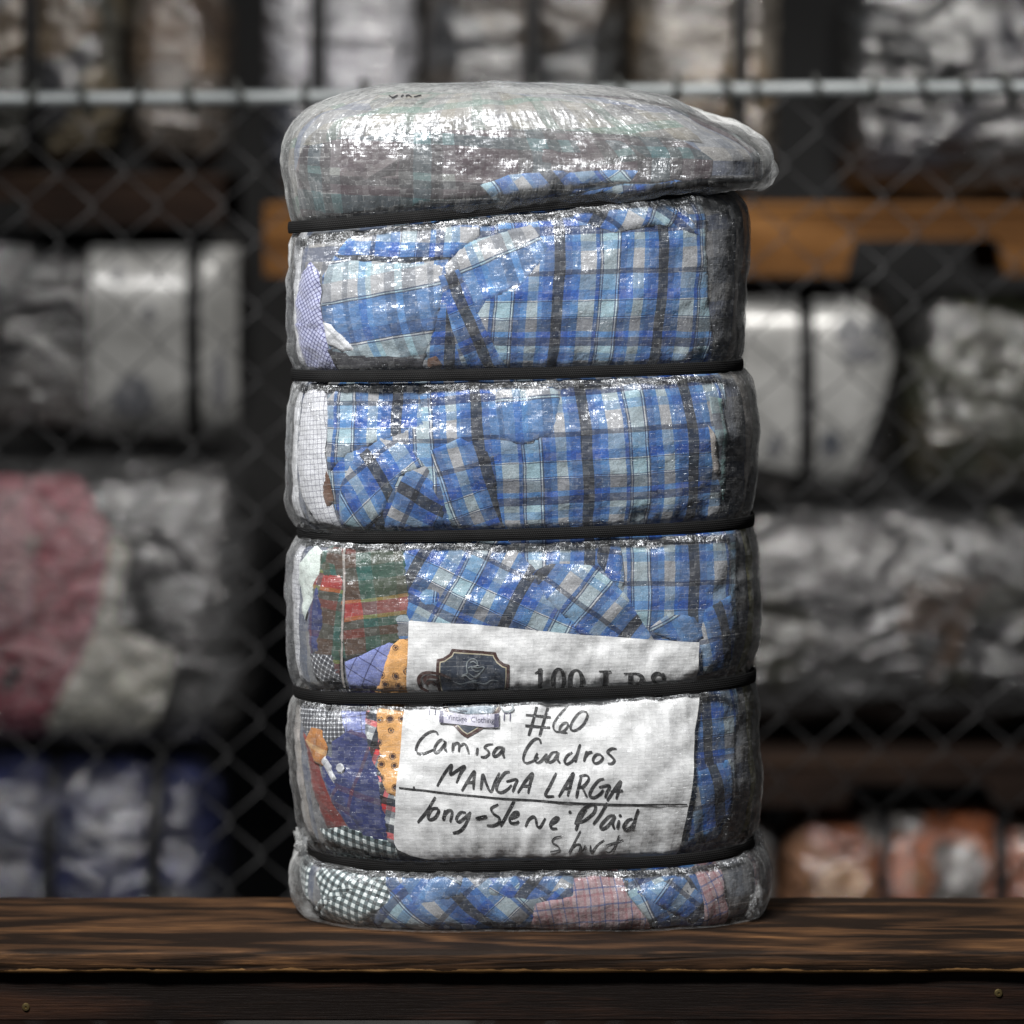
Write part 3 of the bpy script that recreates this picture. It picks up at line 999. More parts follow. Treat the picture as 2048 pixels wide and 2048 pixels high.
FAB['navy'] = fabric('navy_cotton', plaid_fn(.05, [(0, (0.022, 0.030, 0.11)), (.7, (0.03, 0.04, 0.15)), (.86, (0.12, 0.03, 0.05)), (.93, (0.02, 0.03, 0.1))],
                     .06, [(0, (0.022, 0.032, 0.12)), (.75, (0.10, 0.03, 0.06)), (.85, (0.02, 0.03, 0.1))]))
FAB['red_white'] = fabric('red_white_black_plaid_cotton', plaid_fn(.022, [(0, WH), (.3, DK), (.55, RED), (.75, DG)], .026, [(0, WH), (.25, DG), (.5, RED), (.7, DK)]))
FAB['maroon'] = fabric('maroon_cotton', solid_fn((0.10, 0.016, 0.016), (0.19, 0.035, 0.03)))
FAB['orange'] = fabric('orange_stripe_cotton', plaid_fn(.016, [(0, (0.36, 0.14, 0.035)), (.75, (0.22, 0.08, 0.022))], .03, [(0, (0.40, 0.17, 0.045)), (.8, (0.75, 0.65, 0.45))]))
FAB['pink'] = fabric('pink_windowpane_cotton', plaid_fn(.013, [(0, (0.05, 0.07, 0.20)), (.10, (0.302, 0.194, 0.209)), (.55, (0.259, 0.108, 0.122)), (.72, (0.331, 0.259, 0.274))],
                     .017, [(0, (0.05, 0.07, 0.20)), (.10, (0.317, 0.216, 0.230)), (.6, (0.259, 0.122, 0.137)), (.75, (0.331, 0.259, 0.274))]))
PM, TL, CK = (0.040, 0.026, 0.033), (0.030, 0.080, 0.092), (0.014, 0.014, 0.017)
FAB['plum'] = fabric('plum_teal_plaid_flannel', plaid_fn(.11, [(0, PM), (.22, CK), (.34, TL), (.50, CK), (.60, (0.12, 0.13, 0.13)), (.70, PM)],
                     .062, [(0, PM), (.30, TL), (.50, PM), (.62, CK), (.74, (0.14, 0.14, 0.13)), (.85, PM)]))
FAB['pale'] = fabric('pale_green_plaid_cotton', plaid_fn(.075, [(0, (0.147, 0.142, 0.127)), (.25, (0.061, 0.102, 0.082)), (.42, (0.147, 0.147, 0.137)), (.62, (0.082, 0.082, 0.085)), (.8, (0.127, 0.113, 0.083))],
                     .05, [(0, (0.147, 0.137, 0.127)), (.3, (0.048, 0.109, 0.088)), (.5, (0.137, 0.137, 0.132)), (.75, (0.068, 0.068, 0.075))]))
FAB['taupe'] = fabric('grey_brown_cotton', plaid_fn(.035, [(0, (0.26, 0.235, 0.22)), (.4, (0.36, 0.335, 0.315)), (.7, (0.20, 0.185, 0.175))], .05,
                      [(0, (0.27, 0.25, 0.23)), (.5, (0.34, 0.31, 0.295)), (.8, (0.21, 0.195, 0.185))]))
FAB['olive'] = fabric('olive_cotton', solid_fn((0.09, 0.09, 0.03), (0.17, 0.16, 0.065)))
FAB['mint'] = fabric('pale_mint_cotton', solid_fn((0.50, 0.57, 0.54), (0.62, 0.68, 0.65)))
FAB['grey_white'] = fabric('grey_white_stripe_cotton', grid_fn((0.58, 0.59, 0.62), (0.30, 0.31, 0.33), .009, .3, .02))
FAB['dark'] = fabric('charcoal_cotton', solid_fn((0.012, 0.012, 0.016), (0.035, 0.035, 0.042)))
FAB['brown'] = fabric('brown_cotton', solid_fn((0.06, 0.03, 0.02), (0.13, 0.07, 0.045)))
FAB['green_grey'] = fabric('green_grey_plaid_cotton', plaid_fn(.03, [(0, (0.10, 0.2, 0.19)), (.4, (0.35, 0.38, 0.38)), (.7, DG)], .03, [(0, (0.2, 0.3, 0.3)), (.5, DG)]))
FAB['core'] = fabric('mixed_packed_cotton', plaid_fn(.10, [(0, DG), (.2, (0.12, 0.12, 0.12)), (.4, (0.05, 0.07, 0.13)), (.7, (0.2, 0.2, 0.2))], .08,
                     [(0, DG), (.3, (0.1, 0.1, 0.11)), (.6, (0.04, 0.05, 0.09)), (.8, (0.2, 0.19, 0.18))]))

# ------------------------------------------------------------------ bale pieces
bale = thing('clothing_bale', 'tall strapped bale of blue plaid shirts in clear woven film with a handwritten white label', 'bale')

LAYER = 0.0010


def grid_shell(name, nu, nt, off, mat, parent, attrs_fn=None, t0=0.0, t1=None):
    us = np.linspace(-0.5, 0.5, nu); ts = np.linspace(t0, TMAX if t1 is None else t1, nt)
    Ug, Tg = np.meshgrid(us, ts, indexing='ij')
    P = surf(Ug, Tg, np.full(Ug.shape, off) if np.isscalar(off) else off(Ug, Tg))
    i, j = np.meshgrid(np.arange(nu - 1), np.arange(nt - 1), indexing='ij')
    F = np.stack([i * nt + j, i * nt + j + 1, (i + 1) * nt + j + 1, (i + 1) * nt + j], -1).reshape(-1, 4)
    at_ = attrs_fn(Ug, Tg) if attrs_fn else {}
    uv = np.stack([Ug * PERIM, -Tg], -1).reshape(-1, 2)
    return make_mesh(name, P.reshape(-1, 3), F, mat, parent, uvs={'cloth': uv}, attrs={k: v.ravel() for k, v in at_.items()})


grid_shell('packed_clothes', 240, 260, -0.0006, FAB['core'], bale)


def cloth_uv(u, t, rot, ou, ot, bend=0.0):
    s = (u - ou) * PERIM; h = -(t - ot)
    a = math.radians(rot)
    x = s * math.cos(a) + h * math.sin(a); y = -s * math.sin(a) + h * math.cos(a)
    if bend:
        x = x + bend * y * y * 8
    return np.stack([x, y], -1)


def patch_ut(name, ut, fab, rot=0.0, origin=None, layer=1, parent=None, step=0.0034, bend=0.0, mat=None, off=None, crumple=1.0, seed=0, edge=0.0020, fray=True):
    ut = np.asarray(ut, float)
    pl = np.stack([ut[:, 0] * PERIM, ut[:, 1]], -1)
    pl = np.array(densify([tuple(p) for p in pl], step))
    if fray:
        wob = 0.00035
        pl = pl + np.stack([vnoise(pl[:, 0] * 70, pl[:, 1] * 70, 61 + seed), vnoise(pl[:, 0] * 70, pl[:, 1] * 70, 71 + seed)], -1) * 2 * wob
    V, F, isb = cdt_fill([tuple(p) for p in pl], step)
    u, t = V[:, 0] / PERIM, V[:, 1]
    base = LAYER * layer if off is None else off
    o_ = np.full(len(u), base)
    o_ = o_ + crumple * 0.0016 * fbm(V[:, 0] * 38 + seed * 3.3, V[:, 1] * 38, 81 + seed, 2) * (1 - pinch(t, 0.011))
    if edge:
        o_ = np.where(isb, np.maximum(base - edge, -0.0003), o_)
    P = surf(u, t, o_)
    if origin is None:
        ou, ot = ut[:, 0].mean(), ut[:, 1].mean()
    else:
        a, b = inv([origin]); ou, ot = a[0], b[0]
    return make_mesh(name, P, F, mat or FAB[fab], parent or bale, uvs={'cloth': cloth_uv(u, t, rot, ou, ot, bend)})


_pc = [0]


def patch(name, poly, fab, rot=0.0, origin=None, layer=1, **kw):
    _pc[0] += 1
    u, t = inv(poly)
    return patch_ut(name, np.stack([u, t], -1), fab, rot, origin, layer, seed=_pc[0], **kw)


# sides and back: folded shirts by their bands between the straps
bands = [(0.03, TS[0])] + [(TS[i], TS[i + 1]) for i in range(4)] + [(TS[4], TMAX - 0.03)]
side_fab = [('plum', 'plum', 'pale', 'plum'), ('taupe', 'blue', 'grey_white', 'dark'), ('taupe', 'blue_light', 'grey_white', 'blue'),
            ('olive', 'red_green', 'white_grid', 'dark'), ('olive', 'blue', 'taupe', 'navy'), ('pink', 'gingham', 'gingham', 'blue')]
for (ta, tb), (fr, fb1, fl, fb2) in zip(bands, side_fab):
    for (ua, ub, f) in ((0.187, 0.33, fr), (0.325, 0.42, fb1), (0.415, 0.499, fb2), (-0.33, -0.19, fl), (-0.42, -0.325, fb2), (-0.499, -0.415, fb1)):
        patch_ut('folded_shirt', [(ua, ta), (ub, ta), (ub, tb), (ua, tb)], f, 3, None, 1, step=0.006, seed=int(ua * 100) + 60)

# ---- top cap
patch('folded_shirt', [(542, 318), (560, 275), (640, 248), (800, 236), (1050, 236), (1280, 252), (1352, 300), (1340, 352), (1280, 342), (1100, 352), (850, 384), (650, 412), (562, 424), (548, 380)], 'plum', -4, (700, 300), 1)
patch('folded_shirt', [(560, 270), (600, 225), (700, 192), (880, 174), (1100, 178), (1260, 202), (1335, 262), (1240, 252), (1050, 240), (800, 242), (640, 258), (590, 272)], 'pale', 6, None, 2)
patch('folded_shirt', [(615, 300), (690, 262), (760, 262), (745, 330), (690, 345)], 'plum', 28, (700, 290), 2)
patch('folded_shirt', [(1010, 262), (1170, 258), (1230, 300), (1100, 318), (1020, 306)], 'plum', 12, (1080, 280), 2)
patch('folded_shirt', [(868, 378), (905, 350), (960, 330), (1040, 322), (1205, 320), (1190, 344), (1060, 358), (940, 374)], 'blue', 35, None, 3)

# ---- first bulge
patch('folded_shirt', [(600, 520), (622, 476), (650, 446), (720, 428), (850, 404), (1000, 382), (1080, 362), (1290, 346), (1326, 372), (1342, 470), (1352, 600), (1346, 688), (1100, 706), (850, 714), (640, 708), (612, 650), (602, 590)],
      'blue', -2, (1045, 520), 1, bend=0.03)
patch('shirt_front', [(600, 540), (610, 498), (630, 480), (700, 492), (836, 496), (838, 540), (822, 620), (800, 690), (700, 706), (640, 704), (612, 640), (602, 600)], 'blue_light', 8, (700, 585), 2, bend=-0.25)
patch('shirt_placket', [(826, 520), (866, 505), (900, 590), (968, 708), (880, 712), (852, 620)], 'blue', 22, (848, 545), 3)
patch('shirt_fold', [(622, 480), (650, 446), (760, 424), (900, 398), (905, 440), (850, 486), (760, 494), (690, 490), (640, 490)], 'blue', 84, (700, 500), 3)
patch('shirt_fold', [(836, 500), (880, 452), (1000, 420), (1040, 470), (985, 540), (920, 570), (880, 640), (850, 560)], 'blue_light', 20, None, 2)
patch('shirt_collar', [(1066, 376), (1180, 356), (1290, 346), (1328, 376), (1336, 446), (1250, 420), (1160, 436), (1085, 412)], 'blue', -42, (1120, 400), 3)
patch('checked_shirt', [(554, 530), (578, 492), (596, 515), (603, 600), (614, 650), (636, 706), (580, 702), (558, 665), (551, 590)], 'tattersall', 30, None, 3)
patch('checked_shirt', [(553, 610), (598, 600), (614, 650), (634, 704), (580, 702), (558, 665)], 'tattersall', -32, None, 4)
patch('shirt_fold', [(604, 608), (622, 612), (668, 664), (640, 668), (614, 648)], 'grey_white', 40, None, 4)
patch('shirt_fold', [(612, 660), (690, 672), (800, 678), (796, 692), (800, 706), (640, 706)], 'dark', 10, None, 3)
patch('shirt_fold', [(806, 680), (822, 674), (834, 690), (826, 706), (808, 704)], 'brown', 0, None, 4)

# ---- second bulge
patch('folded_shirt', [(604, 745), (640, 716), (850, 716), (1100, 708), (1300, 694), (1366, 700), (1374, 800), (1376, 900), (1366, 974), (1250, 994), (1000, 1006), (760, 1008), (640, 1000), (612, 900), (602, 820)],
      'blue', 3, (1096, 822), 1, bend=0.05)
patch('shirt_fold', [(604, 750), (640, 720), (790, 720), (800, 800), (730, 830), (650, 860), (612, 900), (602, 820)], 'blue', 1, (735, 760), 2)
patch('shirt_collar', [(636, 920), (662, 866), (712, 826), (768, 842), (800, 880), (752, 900), (726, 960), (700, 1004), (640, 1000)], 'blue', 38, (690, 880), 3, bend=0.6)
patch('shirt_fold', [(772, 870), (806, 880), (838, 960), (850, 1006), (720, 1006), (735, 950)], 'blue', 60, None, 2)
patch('shirt_front', [(810, 852), (868, 826), (930, 860), (956, 1004), (862, 1006), (836, 940)], 'blue', 16, (905, 880), 3)
patch('shirt_fold', [(930, 735), (1010, 720), (1060, 735), (1046, 820), (985, 842), (940, 830)], 'blue_light', 4, None, 2)
patch('checked_shirt', [(560, 735), (585, 716), (606, 722), (608, 770), (602, 850), (614, 905), (640, 1000), (598, 994), (566, 945), (550, 870), (552, 780)], 'white_grid', 6, None, 3)
patch('shirt_collar', [(578, 720), (612, 716), (606, 738), (590, 746), (580, 734)], 'dark', 0, None, 4)
patch('shirt_fold', [(604, 880), (616, 904), (624, 945), (614, 966), (604, 930)], 'brown', 0, None, 4)
patch('shirt_fold', [(1342, 745), (1366, 750), (1378, 850), (1374, 950), (1362, 900), (1352, 820)], 'green_grey', 0, None, 3)
patch('shirt_fold', [(1338, 800), (1352, 820), (1368, 905), (1352, 890)], 'taupe', 20, None, 4)

# ---- third bulge
patch('folded_shirt', [(755, 1012), (900, 1012), (1100, 1004), (1300, 988), (1392, 986), (1400, 1090), (1400, 1200), (1392, 1262), (1300, 1284), (1000, 1306), (755, 1300)],
      'blue', -2, (1306, 1105), 1)
patch('shirt_front', [(764, 1014), (950, 1012), (1010, 1070), (1070, 1130), (1096, 1215), (900, 1200), (768, 1190)], 'blue', -26, (985, 1090), 2)
patch('shirt_sleeve', [(1000, 1080), (1040, 1062), (1130, 1066), (1180, 1118), (1245, 1222), (1150, 1224), (1092, 1196), (1030, 1130)], 'blue', -38, (1008, 1082), 3)
patch('shirt_fold', [(1120, 1010), (1165, 1008), (1180, 1090), (1176, 1116), (1150, 1090), (1128, 1060)], 'blue', -12, (1128, 1040), 4)
patch('shirt_fold', [(1222, 1192), (1268, 1158), (1318, 1166), (1342, 1206), (1300, 1222)], 'blue_light', 30, None, 3)
patch('shirt_fold', [(1336, 1150), (1390, 1120), (1396, 1200), (1388, 1260), (1330, 1276), (1326, 1214)], 'blue', 16, None, 3)
patch('flannel_shirt', [(600, 1060), (640, 1016), (768, 1014), (770, 1100), (774, 1180), (760, 1214), (735, 1222), (650, 1252), (628, 1240), (610, 1150)], 'red_green', 8, (640, 1175), 2, bend=0.1)
patch('flannel_shirt', [(584, 1090), (600, 1040), (644, 1030), (648, 1110), (640, 1200), (636, 1288), (585, 1276), (577, 1180)], 'red_green', -8, (600, 1112), 3)
patch('shirt_fold', [(577, 1230), (625, 1235), (640, 1290), (600, 1290), (584, 1274)], 'mini_grid', -30, None, 4)
patch('film_seam', [(657, 1016), (662, 1016), (649, 1110), (644, 1200), (649, 1300), (645, 1300), (640, 1200), (645, 1110)], 'taupe', 0, None, 5)
patch('shirt_fold', [(556, 1090), (592, 1026), (608, 1040), (600, 1080), (580, 1130), (566, 1170)], 'mint', 0, None, 4)
patch('shirt_fold', [(574, 1150), (598, 1092), (604, 1150), (596, 1230), (578, 1240)], 'navy', 0, None, 4)
patch('shirt_fold', [(645, 1252), (690, 1232), (738, 1210), (742, 1232), (722, 1302), (656, 1302)], 'chambray', -30, None, 4)
patch('printed_shirt', [(736, 1222), (752, 1208), (774, 1206), (774, 1306), (708, 1304), (722, 1262)], 'dots', 0, None, 5)

# ---- fourth bulge
patch('folded_shirt', [(1285, 1300), (1394, 1284), (1402, 1400), (1390, 1530), (1362, 1586), (1255, 1616), (1280, 1500)], 'blue', 0, (1322, 1310), 1)
patch('shirt_fold', [(1318, 1440), (1392, 1430), (1386, 1540), (1350, 1580), (1296, 1600)], 'blue', 14, None, 2)
patch('checked_shirt', [(566, 1312), (600, 1304), (658, 1306), (652, 1390), (622, 1404), (578, 1390), (562, 1350)], 'mini_grid', 4, None, 2)
patch('shirt_fold', [(572, 1396), (584, 1368), (604, 1376), (614, 1410), (606, 1446), (588, 1440)], 'orange', -20, None, 3)
patch('shirt_fold', [(568, 1380), (580, 1400), (602, 1470), (640, 1530), (690, 1562), (650, 1582), (610, 1566), (578, 1480)], 'maroon', 0, None, 2)
patch('shirt_fold', [(600, 1450), (612, 1425), (640, 1440), (660, 1510), (700, 1570), (660, 1580), (624, 1520)], 'navy', -30, None, 3)
patch('shirt_fold', [(636, 1308), (708, 1306), (712, 1372), (690, 1396), (650, 1390)], 'chambray', 10, None, 3)
patch('navy_shirt', [(624, 1400), (660, 1374), (700, 1384), (716, 1440), (744, 1540), (762, 1598), (690, 1594), (652, 1530), (620, 1460)], 'navy', -18, None, 4)
patch('shirt_fold', [(688, 1330), (714, 1310), (718, 1400), (752, 1510), (764, 1600), (730, 1590), (712, 1480), (690, 1400)], 'red_white', -16, None, 5)
patch('shirt_fold', [(602, 1436), (612, 1426), (636, 1468), (628, 1478)], 'grey_white', -35, None, 5)
patch('printed_shirt', [(704, 1306), (776, 1306), (768, 1400), (754, 1506), (728, 1496), (708, 1450), (714, 1400)], 'dots', 6, None, 6)
patch('checked_shirt', [(598, 1566), (650, 1560), (745, 1586), (754, 1622), (660, 1606), (606, 1584)], 'gingham', -14, None, 5)

# ---- foot
patch('checked_shirt', [(588, 1640), (604, 1600), (650, 1604), (700, 1624), (742, 1632), (735, 1700), (700, 1748), (640, 1738), (604, 1704)], 'gingham', -22, None, 2)
patch('checked_shirt', [(676, 1616), (742, 1630), (744, 1720), (700, 1752), (672, 1730), (664, 1680)], 'gingham', 6, None, 3)
patch('folded_shirt', [(722, 1626), (800, 1632), (1100, 1640), (1096, 1690), (1010, 1742), (740, 1752), (736, 1690)], 'blue', 42, None, 1)
patch('shirt_fold', [(890, 1634), (1090, 1636), (1082, 1678), (990, 1702), (920, 1690)], 'blue', -36, None, 2)
patch('shirt_fold', [(760, 1640), (880, 1650), (870, 1690), (780, 1712)], 'blue_light', -30, None, 2)
patch('checked_shirt', [(1086, 1634), (1158, 1632), (1186, 1690), (1204, 1752), (985, 1756), (1010, 1706), (1080, 1690)], 'pink', 4, None, 3)
patch('folded_shirt', [(1160, 1632), (1330, 1610), (1372, 1680), (1300, 1744), (1196, 1746), (1182, 1684)], 'blue', 24, None, 1)
patch('shirt_fold', [(1196, 1684), (1286, 1646), (1330, 1686), (1262, 1736)], 'blue', -40, None, 2)
patch('shirt_fold', [(1176, 1640), (1184, 1638), (1186, 1690), (1178, 1690)], 'dark', 0, None, 3)
patch('checked_shirt', [(1306, 1634), (1344, 1618), (1376, 1696), (1364, 1752), (1282, 1756), (1334, 1710)], 'pink', 20, None, 4)
patch('shirt_fold', [(660, 1748), (980, 1748), (1000, 1760), (960, 1768), (680, 1766)], 'maroon', 0, None, 3)

# shirt button
u_, t_ = inv([(641, 1449)])
bp = surf(u_, t_, np.array([0.0052]))[0]; bn = Vector(normal0(u_, t_)[0])
mt = NT('pearl_button_plastic'); mt.principled((0.42, 0.43, 0.46), 0.25); M['button'] = mt.m
e1 = bn.cross(Vector((0, 0, 1))).normalized(); e2 = bn.cross(e1)
V = []; F = []
prof = [(0.0, 0.0009), (0.0012, 0.0008), (0.0026, 0.0006), (0.0036, 0.0011), (0.0046, 0.0008), (0.0048, 0.0)]
for i, (r, h) in enumerate(prof):
    for k in range(16):
        a = 2 * math.pi * k / 16
        V.append(Vector(bp) + (e1 * math.cos(a) + e2 * math.sin(a)) * r + bn * h)
for i in range(len(prof) - 1):
    for k in range(16):
        F.append((i * 16 + k, i * 16 + (k + 1) % 16, i * 16 + 16 + (k + 1) % 16, i * 16 + 16 + k))
make_mesh('button', V, F, M['button'], bale)

# ------------------------------------------------------------------ the white label and its writing
t = NT('white_woven_label')
uv = t.uv('cloth')
s = t.sep(uv)
def weave_nodes(t, uv, cx, cy):
    d = t.noise(uv, 30.0, 2.0).outputs[1]
    uvd = t.vadd(uv, t.vmul(t.vadd(d, (-.5, -.5, -.5)), (0.004, 0.004, 0)))
    s = t.sep(uvd)
    gx = t.math('DIVIDE', s[0], cx); gy = t.math('DIVIDE', s[1], cy)
    ix, iy = t.math('FLOOR', gx), t.math('FLOOR', gy)
    fx, fy = t.math('FRACT', gx), t.math('FRACT', gy)
    wn = t.n('ShaderNodeTexWhiteNoise', noise_dimensions='2D'); t.set(wn, 'Vector', t.comb(ix, iy))
    rgb = t.sep(wn.outputs['Color'])
    par = t.math('PINGPONG', t.math('ADD', ix, iy), 1.0)
    ax = t.math('MULTIPLY', t.math('MULTIPLY', fx, t.math('SUBTRACT', 1.0, fx)), 4.0)
    ay = t.math('MULTIPLY', t.math('MULTIPLY', fy, t.math('SUBTRACT', 1.0, fy)), 4.0)
    arch = t.math('ADD', t.math('MULTIPLY', ax, par), t.math('MULTIPLY', ay, t.math('SUBTRACT', 1.0, par)))
    return ix, iy, fx, fy, rgb, par, arch
ix, iy, fx, fy, rgb, par, arch = weave_nodes(t, uv, .0060, .0037)
line = t.math('MAXIMUM', t.math('LESS_THAN', fy, 0.10), t.math('MULTIPLY', t.math('LESS_THAN', fx, 0.07), par))
line = t.math('MULTIPLY', line, t.math('GREATER_THAN', t.noise(uv, 160.0, 2.0).outputs[0], 0.53))
base = t.ramp(t.noise(uv, 60.0, 3.0).outputs[0], [(0.3, (0.64, 0.645, 0.655)), (0.7, (0.74, 0.745, 0.75))])
col = t.mix(t.math('MULTIPLY', line, 0.30), base, (0.25, 0.25, 0.26))
cre = t.noise(t.vmul(uv, (1.0, 0.4, 1)), 38.0, 4.0, 0.55).outputs[0]
h = t.math('ADD', t.math('MULTIPLY', arch, 0.00012), t.math('MULTIPLY', cre, 0.0026))
t.principled(col, 0.55, t.bump(h, 0.9, 1.0))
M['label'] = t.m


def ink(name, c1, c2, scale=160, rough=0.5):
    t = NT(name)
    nz = t.noise(t.uv('cloth'), scale, 3.0, 0.7).outputs[0]
    t.principled(t.ramp(nz, [(0.35, c1), (0.70, c2)]), rough)
    return t.m


M['marker'] = ink('black_marker_ink', (0.006, 0.006, 0.007), (0.03, 0.03, 0.034))
M['marker_thin'] = ink('faint_marker_ink', (0.02, 0.02, 0.022), (0.12, 0.12, 0.125))
M['print'] = ink('black_print_ink', (0.008, 0.008, 0.010), (0.05, 0.05, 0.055))
M['emb_brown'] = ink('maroon_print_ink', (0.045, 0.018, 0.016), (0.10, 0.05, 0.045))
M['emb_cream'] = ink('cream_print_ink', (0.50, 0.44, 0.30), (0.62, 0.58, 0.46))
M['emb_navy'] = ink('navy_print_ink', (0.018, 0.026, 0.045), (0.05, 0.065, 0.095))
M['emb_glare'] = ink('glare_washed_ink', (0.10, 0.15, 0.20), (0.28, 0.34, 0.40))  # panel colour paled by painted glare
M['emb_grey'] = ink('grey_print_ink', (0.16, 0.19, 0.21), (0.28, 0.31, 0.33))
M['emb_lilac'] = ink('lilac_print_ink', (0.46, 0.45, 0.56), (0.62, 0.61, 0.68))
M['emb_purple'] = ink('purple_print_ink', (0.04, 0.04, 0.09), (0.12, 0.11, 0.19))

LAB = [(771, 1171), (900, 1178), (1100, 1198), (1322, 1213), (1318, 1250), (1310, 1300), (1312, 1380), (1306, 1480), (1292, 1560), (1276, 1612),
       (1100, 1628), (900, 1628), (775, 1612), (752, 1600), (745, 1588), (747, 1530), (754, 1430), (764, 1330), (769, 1250)]
LOFF = 0.0070
label = patch('label_sheet', LAB, None, mat=M['label'], off=LOFF, step=0.0028, crumple=0.0, edge=0.0, fray=False)
label['label'] = 'white woven paper label with black handwriting and a shield emblem'


def Z1(p): return ((800 + p[0] / 3.22) / K, (1240 + p[1] / 3.22) / K)
def Z2(p): return ((780 + p[0] / 3.116) / K, (1440 + p[1] / 3.116) / K)
def Z3(p): return ((800 + p[0] / 7.431) / K, (1280 + p[1] / 7.431) / K)


def smooth_path(P, n=6):
    P = [np.array(p, float) for p in P]
    if len(P) < 3:
        out = []
        for a, b in zip(P[:-1], P[1:]):
            for k in range(n): out.append(a + (b - a) * k / n)
        return out + [P[-1]]
    Q = [2 * P[0] - P[1]] + P + [2 * P[-1] - P[-2]]
    out = []
    for i in range(1, len(Q) - 2):
        p0, p1, p2, p3 = Q[i - 1], Q[i], Q[i + 1], Q[i + 2]
        for k in range(n):
            s = k / n
            out.append(0.5 * (2 * p1 + (p2 - p0) * s + (2 * p0 - 5 * p1 + 4 * p2 - p3) * s * s + (3 * p1 - p0 - 3 * p2 + p3) * s ** 3))
    out.append(P[-1])
    return out


def stroke_mesh(paths, width, conv, taper=0.35, smoothing=True, rnd=None):
    """ribbons in picture units -> list of (quad strip vertices in 1932 px, faces); width in those zoomed pixels"""
    V = []; F = []
    for pi, P in enumerate(paths):
        if len(P) == 1:
            a = np.array(P[0], float); r = width * 0.65
            b0 = len(V)
            for k in range(8):
                an = 2 * math.pi * k / 8
                V.append(conv((a[0] + r * math.cos(an), a[1] + r * math.sin(an))))
            F.append(tuple(range(b0, b0 + 8))); continue
        Q = smooth_path(P, 7) if smoothing else smooth_path(P, 7)
        n = len(Q); b0 = len(V)
        for i in range(n):
            d = Q[min(i + 1, n - 1)] - Q[max(i - 1, 0)]
            L = np.hypot(*d); d = d / (L if L > 0 else 1)
            nn = np.array([-d[1], d[0]])
            s = i / (n - 1)
            ang = abs(d[0] * 0.6 - d[1] * 0.8)
            w = width * (0.80 + 0.35 * ang) * (1 - taper * (2 * s - 1) ** 6) * (1 + 0.22 * float(vnoise(s * 5 + pi * 7.1, pi * 3.3, 77)))
            V.append(conv(Q[i] + nn * w / 2)); V.append(conv(Q[i] - nn * w / 2))
        for i in range(n - 1):
            a = b0 + 2 * i
            F.append((a, a + 1, a + 3, a + 2))
    return V, F


def lay(name, V, F, mat, off):
    u, t = inv(V)
    P = surf(u, t, np.full(len(u), off))
    return make_mesh(name, P, F, mat, label, uvs={'cloth': np.stack([u * PERIM, -t], -1)})


def fill(name, poly, mat, off, conv, step=0.0022):
    u, t = inv([conv(p) for p in poly])
    return patch_ut(name, np.stack([u, t], -1), None, mat=mat, off=off, parent=label, step=step, crumple=0.0, edge=0.0, fray=False)


O1 = LOFF + 0.0008
camisa = [[(300, 92), (286, 73), (255, 72), (215, 95), (180, 135), (163, 178), (170, 203), (200, 210), (245, 197), (278, 180)],
          [(345, 135), (320, 122), (290, 150), (277, 188), (288, 203), (315, 185), (345, 140)], [(347, 132), (343, 170), (352, 202)],
          [(396, 140), (390, 202)], [(392, 160), (415, 143), (431, 152), (430, 198)], [(431, 165), (458, 148), (476, 160), (492, 210)],
          [(546, 172), (540, 218)], [(642, 150), (608, 154), (590, 172), (610, 190), (616, 210), (592, 230), (565, 228)],
          [(705, 170), (670, 172), (645, 205), (650, 226), (680, 212), (706, 174)], [(710, 170), (703, 205), (712, 237)],
          [(940, 146), (931, 120), (905, 117), (870, 150), (838, 205), (831, 250), (850, 268), (885, 258), (925, 232)],
          [(918, 204), (903, 245), (918, 266), (945, 252), (974, 212)], [(976, 208), (968, 248), (978, 266)],
          [(1045, 198), (1010, 205), (985, 240), (990, 263), (1020, 250), (1046, 206)], [(1050, 200), (1042, 240), (1060, 270)],
          [(1136, 200), (1104, 222), (1088, 256), (1102, 274), (1138, 252), (1162, 214)], [(1185, 150), (1166, 212), (1154, 262)],
          [(1226, 192), (1208, 258)], [(1214, 236), (1234, 206), (1260, 198)],
          [(1312, 214), (1285, 215), (1265, 245), (1275, 268), (1305, 262), (1325, 235), (1308, 212)],
          [(1410, 178), (1378, 178), (1355, 200), (1375, 222), (1397, 250), (1380, 270), (1356, 270)]]
manga = [[(295, 408), (345, 322), (386, 276), (376, 338), (420, 310), (466, 285), (440, 330), (414, 390)],
         [(448, 437), (490, 368), (526, 318), (522, 370), (520, 430)], [(476, 388), (528, 384)],
         [(566, 432), (572, 380), (580, 338), (598, 390), (628, 442), (654, 382), (682, 326)],
         [(746, 320), (712, 330), (674, 388), (664, 430), (690, 447), (730, 430), (758, 402)], [(724, 382), (790, 370), (776, 410), (764, 446)],
         [(795, 452), (842, 382), (888, 330), (874, 390), (860, 456)], [(824, 412), (880, 408)],
         [(1036, 328), (1000, 400), (968, 468), (1022, 471)], [(1050, 473), (1098, 396), (1142, 330), (1124, 400), (1106, 470)], [(1074, 424), (1126, 420)],
         [(1192, 352), (1174, 414), (1160, 482)], [(1178, 350), (1222, 343), (1238, 366), (1206, 408), (1176, 418)], [(1196, 414), (1226, 478)],
         [(1332, 362), (1296, 375), (1256, 428), (1244, 470), (1274, 481), (1310, 456), (1328, 430)], [(1300, 416), (1366, 406), (1350, 450), (1340, 484)],
         [(1352, 502), (1394, 436), (1436, 380), (1424, 430), (1408, 490)], [(1374, 444), (1450, 436)]]
